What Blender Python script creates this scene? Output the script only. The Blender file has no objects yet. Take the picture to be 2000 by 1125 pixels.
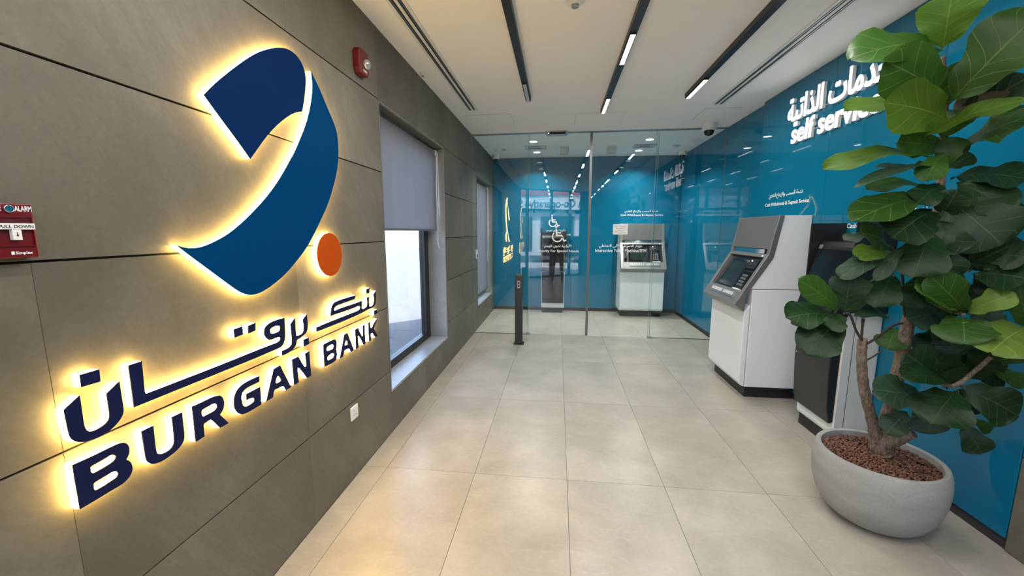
import bpy, bmesh, math, random
from mathutils import Vector, Matrix, geometry
random.seed(7)
SC = bpy.context.scene
COL = SC.collection

# ------------------------------------------------------------ camera, sky, sun, exposure
cam_data = bpy.data.cameras.new('camera')
cam = bpy.data.objects.new('camera', cam_data)
COL.objects.link(cam)
cam_data.sensor_width = 36.0
cam_data.lens = 769.846 * 36.0 / 2000.0
cam_data.clip_start = 0.02
cam.location = (1.278, 0.0, 1.5734)
cam.rotation_euler = (math.pi / 2 - 0.142367, 0.0, 0.114987)
SC.camera = cam

world = bpy.data.worlds.new('world')
SC.world = world
world.use_nodes = True
wn = world.node_tree
wn.nodes.clear()
w_out = wn.nodes.new('ShaderNodeOutputWorld')
w_bg = wn.nodes.new('ShaderNodeBackground')
w_sky = wn.nodes.new('ShaderNodeTexSky')
w_sky.sky_type = 'NISHITA'
w_sky.sun_disc = False
w_sky.sun_elevation = math.radians(52)
w_sky.sun_rotation = math.radians(45)
w_sky.air_density = 1.0
w_sky.dust_density = 1.5
w_bg.inputs['Strength'].default_value = 1.6
wn.links.new(w_sky.outputs[0], w_bg.inputs[0])
wn.links.new(w_bg.outputs[0], w_out.inputs[0])

sun_data = bpy.data.lights.new('sun', 'SUN')
sun_data.energy = 27.0
sun_data.angle = math.radians(0.6)
sun_data.color = (1.0, 0.95, 0.87)
sun = bpy.data.objects.new('sun', sun_data)
COL.objects.link(sun)
sun.rotation_euler = Vector((-0.52, -0.50, -0.80)).to_track_quat('-Z', 'Y').to_euler()
sun.location = (8, 3, 12)

SC.view_settings.view_transform = 'Standard'
SC.view_settings.look = 'None'
SC.view_settings.gamma = 1.0
SC.view_settings.exposure = 0.0
SC.view_settings.use_curve_mapping = False
LED = 1.42        # strength of the ceiling lamps

H = 2.98
WN, WF = 3.51, 3.555      # right wall: near part, far part
YS = 4.85                 # where the right wall steps
YG = 5.92                 # glass partition
YB = 7.86                 # back wall
def facade_y(x): return -1.25 - 0.62 * x

# ------------------------------------------------------------ helpers
class MB:
    def __init__(s): s.v, s.f = [], []
    def add(s, vs, fs):
        n = len(s.v); s.v += [tuple(p) for p in vs]; s.f += [tuple(i + n for i in f) for f in fs]; return s
    def box(s, x0, x1, y0, y1, z0, z1):
        return s.add([(x, y, z) for z in (z0, z1) for y in (y0, y1) for x in (x0, x1)],
                     [(0, 2, 3, 1), (4, 5, 7, 6), (0, 1, 5, 4), (2, 6, 7, 3), (0, 4, 6, 2), (1, 3, 7, 5)])
    def quad(s, a, b, c, d): return s.add([a, b, c, d], [(0, 1, 2, 3)])
    def loft(s, rings, cap=True, closed=True):
        n = len(rings[0]); base = len(s.v)
        for r in rings: s.v += [tuple(p) for p in r]
        for k in range(len(rings) - 1):
            for i in range(n if closed else n - 1):
                a = base + k * n + i; b = base + k * n + (i + 1) % n
                s.f.append((a, b, b + n, a + n))
        if cap:
            s.f.append(tuple(base + i for i in reversed(range(n))))
            s.f.append(tuple(base + (len(rings) - 1) * n + i for i in range(n)))
        return s
    def tube(s, pts, rad, n=8, cap=True):
        pts = [Vector(p) for p in pts]
        rad = rad if isinstance(rad, (list, tuple)) else [rad] * len(pts)
        rings = []; ref = None
        for i, p in enumerate(pts):
            d = (pts[min(i + 1, len(pts) - 1)] - pts[max(i - 1, 0)]).normalized()
            if ref is None: ref = d.orthogonal().normalized()
            ref = (ref - d * ref.dot(d)).normalized(); q = d.cross(ref)
            rings.append([p + (ref * math.cos(t) + q * math.sin(t)) * rad[i] for t in [2 * math.pi * k / n for k in range(n)]])
        return s.loft(rings, cap)
    def lathe(s, prof, c=(0, 0, 0), n=32, cap=True):
        return s.loft([[(c[0] + r * math.cos(2 * math.pi * k / n), c[1] + r * math.sin(2 * math.pi * k / n), c[2] + z) for k in range(n)] for r, z in prof], cap)
    def prism(s, poly, h0, h1, place):
        # poly: list of loops (outer, holes) in 2D; place(u, v, w) -> 3D
        flat = [p for l in poly for p in l]
        tris = geometry.tessellate_polygon([[Vector((p[0], p[1], 0)) for p in l] for l in poly])
        n = len(flat); base = len(s.v)
        s.v += [tuple(place(p[0], p[1], h0)) for p in flat] + [tuple(place(p[0], p[1], h1)) for p in flat]
        for t in tris:
            a, b, c = t
            s.f.append((base + c, base + b, base + a)); s.f.append((base + n + a, base + n + b, base + n + c))
        o = 0
        for l in poly:
            m = len(l)
            for i in range(m):
                j = (i + 1) % m
                s.f.append((base + o + i, base + o + j, base + n + o + j, base + n + o + i))
            o += m
        return s
    def build(s, name, mat, parent=None, smooth=False, bevel=0, fix=True, seg=2):
        me = bpy.data.meshes.new(name)
        me.from_pydata(s.v, [], s.f)
        me.validate()
        if fix:
            bm = bmesh.new(); bm.from_mesh(me)
            bmesh.ops.recalc_face_normals(bm, faces=bm.faces); bm.to_mesh(me); bm.free()
        o = bpy.data.objects.new(name, me); COL.objects.link(o)
        for m in (mat if isinstance(mat, (list, tuple)) else [mat]): me.materials.append(m)
        if smooth:
            for p in me.polygons: p.use_smooth = True
            me.set_sharp_from_angle(angle=math.radians(40))
        if bevel:
            b = o.modifiers.new('bevel', 'BEVEL'); b.width = bevel; b.segments = seg; b.limit_method = 'ANGLE'; b.angle_limit = math.radians(40)
        if parent is not None: o.parent = parent
        return o
def box(name, mat, parent, x0, x1, y0, y1, z0, z1, bevel=0):
    return MB().box(x0, x1, y0, y1, z0, z1).build(name, mat, parent, bevel=bevel)
def tag(o, label=None, cat=None, group=None, kind=None):
    if label: o['label'] = label
    if cat: o['category'] = cat
    if group: o['group'] = group
    if kind: o['kind'] = kind
    return o
def thing(name, label, cat, loc=(0, 0, 0), rz=0.0, group=None):
    o = bpy.data.objects.new(name, None); COL.objects.link(o)
    o.empty_display_size = 0.05; o.location = loc; o.rotation_euler = (0, 0, rz)
    return tag(o, label, cat, group)
def struct(o, label=None):
    o['kind'] = 'structure'
    if label: o['label'] = label
    return o
def rotx(pts): return pts

# ------------------------------------------------------------ materials
def mat(name, col, rough=0.5, metal=0.0, spec=0.5, coat=0.0, emit=None, estr=0.0):
    m = bpy.data.materials.new(name); m.use_nodes = True
    b = m.node_tree.nodes['Principled BSDF']
    b.inputs['Base Color'].default_value = (*col, 1); b.inputs['Roughness'].default_value = rough
    b.inputs['Metallic'].default_value = metal; b.inputs['Specular IOR Level'].default_value = spec
    b.inputs['Coat Weight'].default_value = coat
    if emit: b.inputs['Emission Color'].default_value = (*emit, 1); b.inputs['Emission Strength'].default_value = estr
    return m
def nodes(m): return m.node_tree.nodes, m.node_tree.links, m.node_tree.nodes['Principled BSDF']
def ramp(N, stops):
    r = N.new('ShaderNodeValToRGB'); e = r.color_ramp.elements
    while len(e) < len(stops): e.new(0.5)
    for k, (p, c) in enumerate(stops): e[k].position = p; e[k].color = (*c, 1) if len(c) == 3 else c
    return r
def noise(N, L, vec, scale, detail=4, rough=0.6, dist=0.0):
    n = N.new('ShaderNodeTexNoise'); n.inputs['Scale'].default_value = scale; n.inputs['Detail'].default_value = detail
    n.inputs['Roughness'].default_value = rough; n.inputs['Distortion'].default_value = dist
    L.new(vec, n.inputs['Vector']); return n
def mixc(N, L, a, b, f, mode='MIX'):
    x = N.new('ShaderNodeMix'); x.data_type = 'RGBA'; x.blend_type = mode
    for sock, v in ((x.inputs[0], f), (x.inputs[6], a), (x.inputs[7], b)):
        if hasattr(v, 'is_output'): L.new(v, sock)
        elif isinstance(v, (int, float)): sock.default_value = v
        else: sock.default_value = (*v, 1)
    return x.outputs[2]
def bump(N, L, B, h, strength, dist=0.002):
    b = N.new('ShaderNodeBump'); b.inputs['Strength'].default_value = strength; b.inputs['Distance'].default_value = dist
    L.new(h, b.inputs['Height']); L.new(b.outputs[0], B.inputs['Normal'])

def stone_mat(name, c0, c1, c2, rough=0.6, vein=True, fine=60.0):
    m = mat(name, c1, rough); N, L, B = nodes(m)
    tc = N.new('ShaderNodeTexCoord'); oi = N.new('ShaderNodeObjectInfo')
    off = N.new('ShaderNodeVectorMath'); off.operation = 'MULTIPLY_ADD'
    L.new(oi.outputs['Random'], off.inputs[0]); off.inputs[1].default_value = (7, 13, 5); L.new(tc.outputs['Object'], off.inputs[2])
    v = off.outputs[0]
    big = noise(N, L, v, 1.3, 5, 0.6, 0.4)
    r = ramp(N, [(0.36, c0), (0.5, c1), (0.66, c2)]); L.new(big.outputs[0], r.inputs[0])
    fn = noise(N, L, v, fine, 3, 0.7)
    col = mixc(N, L, r.outputs[0], fn.outputs[0], 0.22, 'OVERLAY')
    if vein:
        m0 = N.new('ShaderNodeMapping'); m0.inputs['Rotation'].default_value = (0.98, 0, 0); L.new(v, m0.inputs['Vector'])
        mp = N.new('ShaderNodeMapping'); mp.inputs['Scale'].default_value = (1, 0.55, 3.0); L.new(m0.outputs[0], mp.inputs['Vector'])
        st = noise(N, L, mp.outputs[0], 1.6, 6, 0.65, 1.2)
        sr = ramp(N, [(0.44, (0, 0, 0)), (0.5, (1, 1, 1)), (0.56, (0, 0, 0))]); L.new(st.outputs[0], sr.inputs[0])
        f = N.new('ShaderNodeMath'); f.operation = 'MULTIPLY'; f.inputs[1].default_value = 0.32; L.new(sr.outputs[0], f.inputs[0])
        col = mixc(N, L, col, c0, f.outputs[0])
    br = N.new('ShaderNodeMapRange'); br.inputs[3].default_value = 0.93; br.inputs[4].default_value = 1.07; L.new(oi.outputs['Random'], br.inputs[0])
    hs = N.new('ShaderNodeHueSaturation'); L.new(br.outputs[0], hs.inputs['Value']); L.new(col, hs.inputs['Color'])
    L.new(hs.outputs[0], B.inputs['Base Color'])
    bump(N, L, B, fn.outputs[0], 0.12)
    return m
def tile_mat():
    m = mat('floor_tile_porcelain', (0.5, 0.46, 0.4), 0.3); N, L, B = nodes(m)
    tc = N.new('ShaderNodeTexCoord'); oi = N.new('ShaderNodeObjectInfo')
    off = N.new('ShaderNodeVectorMath'); off.operation = 'MULTIPLY_ADD'
    L.new(oi.outputs['Random'], off.inputs[0]); off.inputs[1].default_value = (17, 11, 5); L.new(tc.outputs['Object'], off.inputs[2])
    v = off.outputs[0]
    big = noise(N, L, v, 2.2, 6, 0.62, 0.3)
    r = ramp(N, [(0.34, (0.335, 0.310, 0.257)), (0.5, (0.385, 0.358, 0.298)), (0.66, (0.445, 0.415, 0.35))]); L.new(big.outputs[0], r.inputs[0])
    mp = N.new('ShaderNodeMapping'); mp.inputs['Scale'].default_value = (4, 14, 4); L.new(v, mp.inputs['Vector'])
    sm = noise(N, L, mp.outputs[0], 2.5, 7, 0.7, 0.5)
    sr = ramp(N, [(0.56, (0, 0, 0)), (0.72, (1, 1, 1))]); L.new(sm.outputs[0], sr.inputs[0])
    f = N.new('ShaderNodeMath'); f.operation = 'MULTIPLY'; f.inputs[1].default_value = 0.4; L.new(sr.outputs[0], f.inputs[0])
    col = mixc(N, L, r.outputs[0], (0.51, 0.478, 0.412), f.outputs[0])
    fn = noise(N, L, v, 45, 4, 0.7)
    col = mixc(N, L, col, fn.outputs[0], 0.12, 'OVERLAY')
    L.new(col, B.inputs['Base Color'])
    return m
def glass_mat(name, tint=(0.93, 0.97, 0.96), ior=1.5):
    m = bpy.data.materials.new(name); m.use_nodes = True; N, L = m.node_tree.nodes, m.node_tree.links; N.clear()
    o = N.new('ShaderNodeOutputMaterial'); t = N.new('ShaderNodeBsdfTransparent'); t.inputs[0].default_value = (*tint, 1)
    g = N.new('ShaderNodeBsdfGlossy'); g.inputs['Roughness'].default_value = 0.0; g.inputs[0].default_value = (1, 1, 1, 1)
    lw = N.new('ShaderNodeLayerWeight'); lw.inputs['Blend'].default_value = 0.5
    pw = N.new('ShaderNodeMath'); pw.operation = 'POWER'; pw.inputs[1].default_value = 5.0; L.new(lw.outputs['Facing'], pw.inputs[0])
    ma = N.new('ShaderNodeMath'); ma.operation = 'MULTIPLY_ADD'; ma.inputs[1].default_value = 0.96; ma.inputs[2].default_value = 0.04; L.new(pw.outputs[0], ma.inputs[0])
    mx = N.new('ShaderNodeMixShader'); L.new(ma.outputs[0], mx.inputs[0]); L.new(t.outputs[0], mx.inputs[1]); L.new(g.outputs[0], mx.inputs[2]); L.new(mx.outputs[0], o.inputs[0])
    return m
def emit_mat(name, col, s): return mat(name, col, 0.6, emit=col, estr=s)
def translucent_mat(name, col, f=0.4, rough=0.9):
    m = mat(name, col, rough); N, L, B = nodes(m)
    t = N.new('ShaderNodeBsdfTranslucent'); t.inputs[0].default_value = (*col, 1)
    mx = N.new('ShaderNodeMixShader'); mx.inputs[0].default_value = f
    o = [n for n in N if n.type == 'OUTPUT_MATERIAL'][0]
    L.new(B.outputs[0], mx.inputs[1]); L.new(t.outputs[0], mx.inputs[2]); L.new(mx.outputs[0], o.inputs[0])
    return m
M = {}
M['slab'] = stone_mat('grey_sandstone_slab', (0.092, 0.085, 0.064), (0.126, 0.116, 0.088), (0.162, 0.150, 0.116), 0.55)
M['sill'] = stone_mat('pale_sill_stone', (0.27, 0.27, 0.26), (0.32, 0.32, 0.31), (0.38, 0.38, 0.37), 0.35)
M['daylit_jamb'] = stone_mat('daylit_jamb_stone', (0.2, 0.2, 0.18), (0.24, 0.24, 0.22), (0.28, 0.28, 0.26), 0.5)  # lighter copy of the slab stone: daylight on the far jamb, in colour
M['joint'] = mat('joint_dark', (0.035, 0.033, 0.03), 0.9)
M['tile'] = tile_mat()
M['grout'] = mat('grout', (0.16, 0.15, 0.13), 0.9)
M['ceiling'] = mat('ceiling_paint', (0.89, 0.885, 0.87), 0.9)
M['white'] = mat('white_plastic', (0.75, 0.75, 0.73), 0.45)
M['powder'] = mat('white_powder_coat', (0.80, 0.82, 0.84), 0.32)
M['black'] = mat('black_powder_coat', (0.012, 0.012, 0.013), 0.4)
M['satin'] = mat('black_satin', (0.016, 0.017, 0.018), 0.3)
M['gloss'] = mat('black_gloss', (0.008, 0.009, 0.010), 0.08)
M['screen'] = mat('dark_screen_glass', (0.02, 0.03, 0.032), 0.06)
M['blue'] = mat('blue_back_painted_glass', (0.004, 0.148, 0.268), 0.02, spec=0.32)
M['steel'] = mat('brushed_steel', (0.30, 0.295, 0.285), 0.38, 0.7)
M['steel_dark'] = mat('grey_metallic_paint', (0.17, 0.17, 0.168), 0.42, 0.35)
M['chrome'] = mat('chrome', (0.75, 0.76, 0.78), 0.08, 1.0)
M['alu'] = mat('satin_aluminium', (0.42, 0.43, 0.44), 0.3, 0.9)
M['red'] = mat('red_plastic', (0.115, 0.002, 0.006), 0.35)
M['dred'] = mat('dark_red_plastic', (0.06, 0.001, 0.003), 0.4)
M['post'] = mat('anodised_profile', (0.16, 0.17, 0.18), 0.35, 0.6)
M['glass'] = glass_mat('clear_glass')
M['gedge'] = mat('glass_edge_green', (0.30, 0.42, 0.38), 0.15)
M['wglass'] = glass_mat('window_glass', (0.9, 0.93, 0.95))
M['navy'] = mat('navy_sign_face', (0.006, 0.010, 0.050), 0.5, spec=0.12)
M['deep'] = mat('deep_blue_sign_face', (0.002, 0.020, 0.085), 0.6, spec=0.02)
M['azure'] = mat('azure_sign_face', (0.0, 0.042, 0.14), 0.6, spec=0.02)
M['orange'] = mat('orange_sign_face', (0.46, 0.068, 0.006), 0.5, spec=0.06)
M['halo'] = emit_mat('lit_acrylic_warm', (1.0, 0.64, 0.18), 36.0)
M['cold'] = emit_mat('lit_acrylic_white', (0.92, 0.97, 1.0), 2.2)
M['lamp'] = emit_mat('lamp_diffuser', (1.0, 0.94, 0.86), 14.0)
M['vinyl'] = mat('white_vinyl', (0.85, 0.87, 0.87), 0.6)
M['paper'] = mat('paper', (0.8, 0.8, 0.8), 0.8)
M['ink'] = mat('ink', (0.02, 0.02, 0.025), 0.7)
M['blind'] = translucent_mat('blind_fabric', (0.215, 0.20, 0.205), 0.42)
M['clear'] = mat('clear_lens', (0.42, 0.44, 0.46), 0.12, 0.6)

# ------------------------------------------------------------ lettering
AR = {'ا': 'FE8D FE8E', 'آ': 'FE81 FE82', 'أ': 'FE83 FE84', 'إ': 'FE87 FE88', 'ب': 'FE8F FE90 FE91 FE92', 'ة': 'FE93 FE94', 'ت': 'FE95 FE96 FE97 FE98', 'ج': 'FE9D FE9E FE9F FEA0', 'ح': 'FEA1 FEA2 FEA3 FEA4', 'خ': 'FEA5 FEA6 FEA7 FEA8', 'د': 'FEA9 FEAA', 'ذ': 'FEAB FEAC', 'ر': 'FEAD FEAE', 'ز': 'FEAF FEB0', 'س': 'FEB1 FEB2 FEB3 FEB4', 'ص': 'FEB9 FEBA FEBB FEBC', 'ع': 'FEC9 FECA FECB FECC', 'ف': 'FED1 FED2 FED3 FED4', 'ق': 'FED5 FED6 FED7 FED8', 'ك': 'FED9 FEDA FEDB FEDC', 'ل': 'FEDD FEDE FEDF FEE0', 'م': 'FEE1 FEE2 FEE3 FEE4', 'ن': 'FEE5 FEE6 FEE7 FEE8', 'ه': 'FEE9 FEEA FEEB FEEC', 'و': 'FEED FEEE', 'ي': 'FEF1 FEF2 FEF3 FEF4'}
AR = {k: [chr(int(x, 16)) for x in v.split()] for k, v in AR.items()}
LAM = {'ا': 'FEFB FEFC', 'آ': 'FEF5 FEF6', 'أ': 'FEF7 FEF8', 'إ': 'FEF9 FEFA'}
def arabic(s):
    out, i, prev = [], 0, False
    while i < len(s):
        c = s[i]
        if c not in AR: out.append(c); prev = False; i += 1; continue
        if c == 'ل' and i + 1 < len(s) and s[i + 1] in LAM:
            a, b = [chr(int(x, 16)) for x in LAM[s[i + 1]].split()]; out.append(b if prev else a); prev = False; i += 2; continue
        f = AR[c]; nx = i + 1 < len(s) and s[i + 1] in AR
        if len(f) == 2: out.append(f[1] if prev else f[0]); prev = False
        else: out.append(f[(3 if nx else 1) if prev else (2 if nx else 0)]); prev = nx
        i += 1
    return ''.join(reversed(out))
def area2(p): return 0.5 * sum(p[i][0] * p[(i + 1) % len(p)][1] - p[(i + 1) % len(p)][0] * p[i][1] for i in range(len(p)))
def inside(q, p):
    r = False
    for i in range(len(p)):
        a, b = p[i], p[i - 1]
        if (a[1] > q[1]) != (b[1] > q[1]) and q[0] < (b[0] - a[0]) * (q[1] - a[1]) / (b[1] - a[1]) + a[0]: r = not r
    return r
def offset_loop(p, d):
    n = len(p); s = 1 if area2(p) > 0 else -1; out = []
    for i in range(n):
        a, b, c = Vector(p[i - 1]), Vector(p[i]), Vector(p[(i + 1) % n])
        e, f = (b - a), (c - b)
        if e.length < 1e-7 or f.length < 1e-7: out.append(tuple(b)); continue
        n1 = Vector((e.y, -e.x)).normalized(); n2 = Vector((f.y, -f.x)).normalized()
        m = n1 + n2
        if m.length < 0.3: out.append(tuple(b + n1 * d)); continue
        m.normalize(); k = min(1.0 / max(m.dot(n1), 0.4), 1.8)
        out.append(tuple(b + m * d * k))
    return out
def glyph_loops(body, bold=0.0, res=4):
    c = bpy.data.curves.new('lettering', 'FONT'); c.body = body
    o = bpy.data.objects.new('lettering', c); COL.objects.link(o)
    dg = bpy.context.evaluated_depsgraph_get()
    cu = o.evaluated_get(dg).to_curve(dg)
    loops = []
    for sp in cu.splines:
        pts = []
        bp = sp.bezier_points; n = len(bp)
        for i in range(n):
            a, b = bp[i], bp[(i + 1) % n]
            q = geometry.interpolate_bezier(a.co, a.handle_right, b.handle_left, b.co, res + 1)[:-1]
            straight = (a.handle_right - a.co).cross(b.co - a.co).length < 1e-5 and (b.handle_left - a.co).cross(b.co - a.co).length < 1e-5
            pts += [(a.co.x, a.co.y)] if straight else [(v.x, v.y) for v in q]
        cl = []
        for p in pts:
            if not cl or (Vector(p) - Vector(cl[-1])).length > 1e-4: cl.append(p)
        if len(cl) > 2: loops.append(cl)
    o.to_curve_clear() if hasattr(o, 'to_curve_clear') else None
    bpy.data.objects.remove(o); bpy.data.curves.remove(c)
    if not loops: return []
    big = max(loops, key=lambda l: abs(area2(l))); sgn = 1 if area2(big) > 0 else -1
    outer = [l for l in loops if area2(l) * sgn > 0]; holes = [l for l in loops if area2(l) * sgn < 0]
    if bold:
        # outward normal of a loop: (e.y,-e.x) for CCW
        outer = [offset_loop(l, bold * sgn) for l in outer]; holes = [offset_loop(l, bold * sgn) for l in holes]
    groups = [[l] for l in outer]
    for h in holes:
        for g in sorted(groups, key=lambda g: abs(area2(g[0]))):
            if inside(h[0], g[0]): g.append(h); break
    return groups
def frame_of(face):
    return {'left': ((0, 1, 0), (0, 0, 1), (1, 0, 0)), 'right': ((0, -1, 0), (0, 0, 1), (-1, 0, 0)),
            'front': ((1, 0, 0), (0, 0, 1), (0, -1, 0)), 'street': ((-1, 0, 0), (0, 0, 1), (0, 1, 0))}[face]
def lettering(name, body, material, face, origin, width=None, height=None, depth=0.001, bold=0.0, parent=None, align='l', frame=None):
    g = glyph_loops(body, bold)
    xs = [p[0] for q in g for l in q for p in l]; ys = [p[1] for q in g for l in q for p in l]
    x0, x1, y0, y1 = min(xs), max(xs), min(ys), max(ys)
    sx = width / (x1 - x0) if width else None; sy = height / (y1 - y0) if height else None
    sx = sx or sy; sy = sy or sx
    X, Y, Z = [Vector(a) for a in (frame or frame_of(face))]; O = Vector(origin)
    dx = -x0 if align == 'l' else (-(x0 + x1) / 2 if align == 'c' else -x1)
    mb = MB()
    for q in g:
        mb.prism(q, 0.0, depth, lambda u, v, w: O + X * (u + dx) * sx + Y * v * sy + Z * w)
    return mb.build(name, material, parent)
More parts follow.
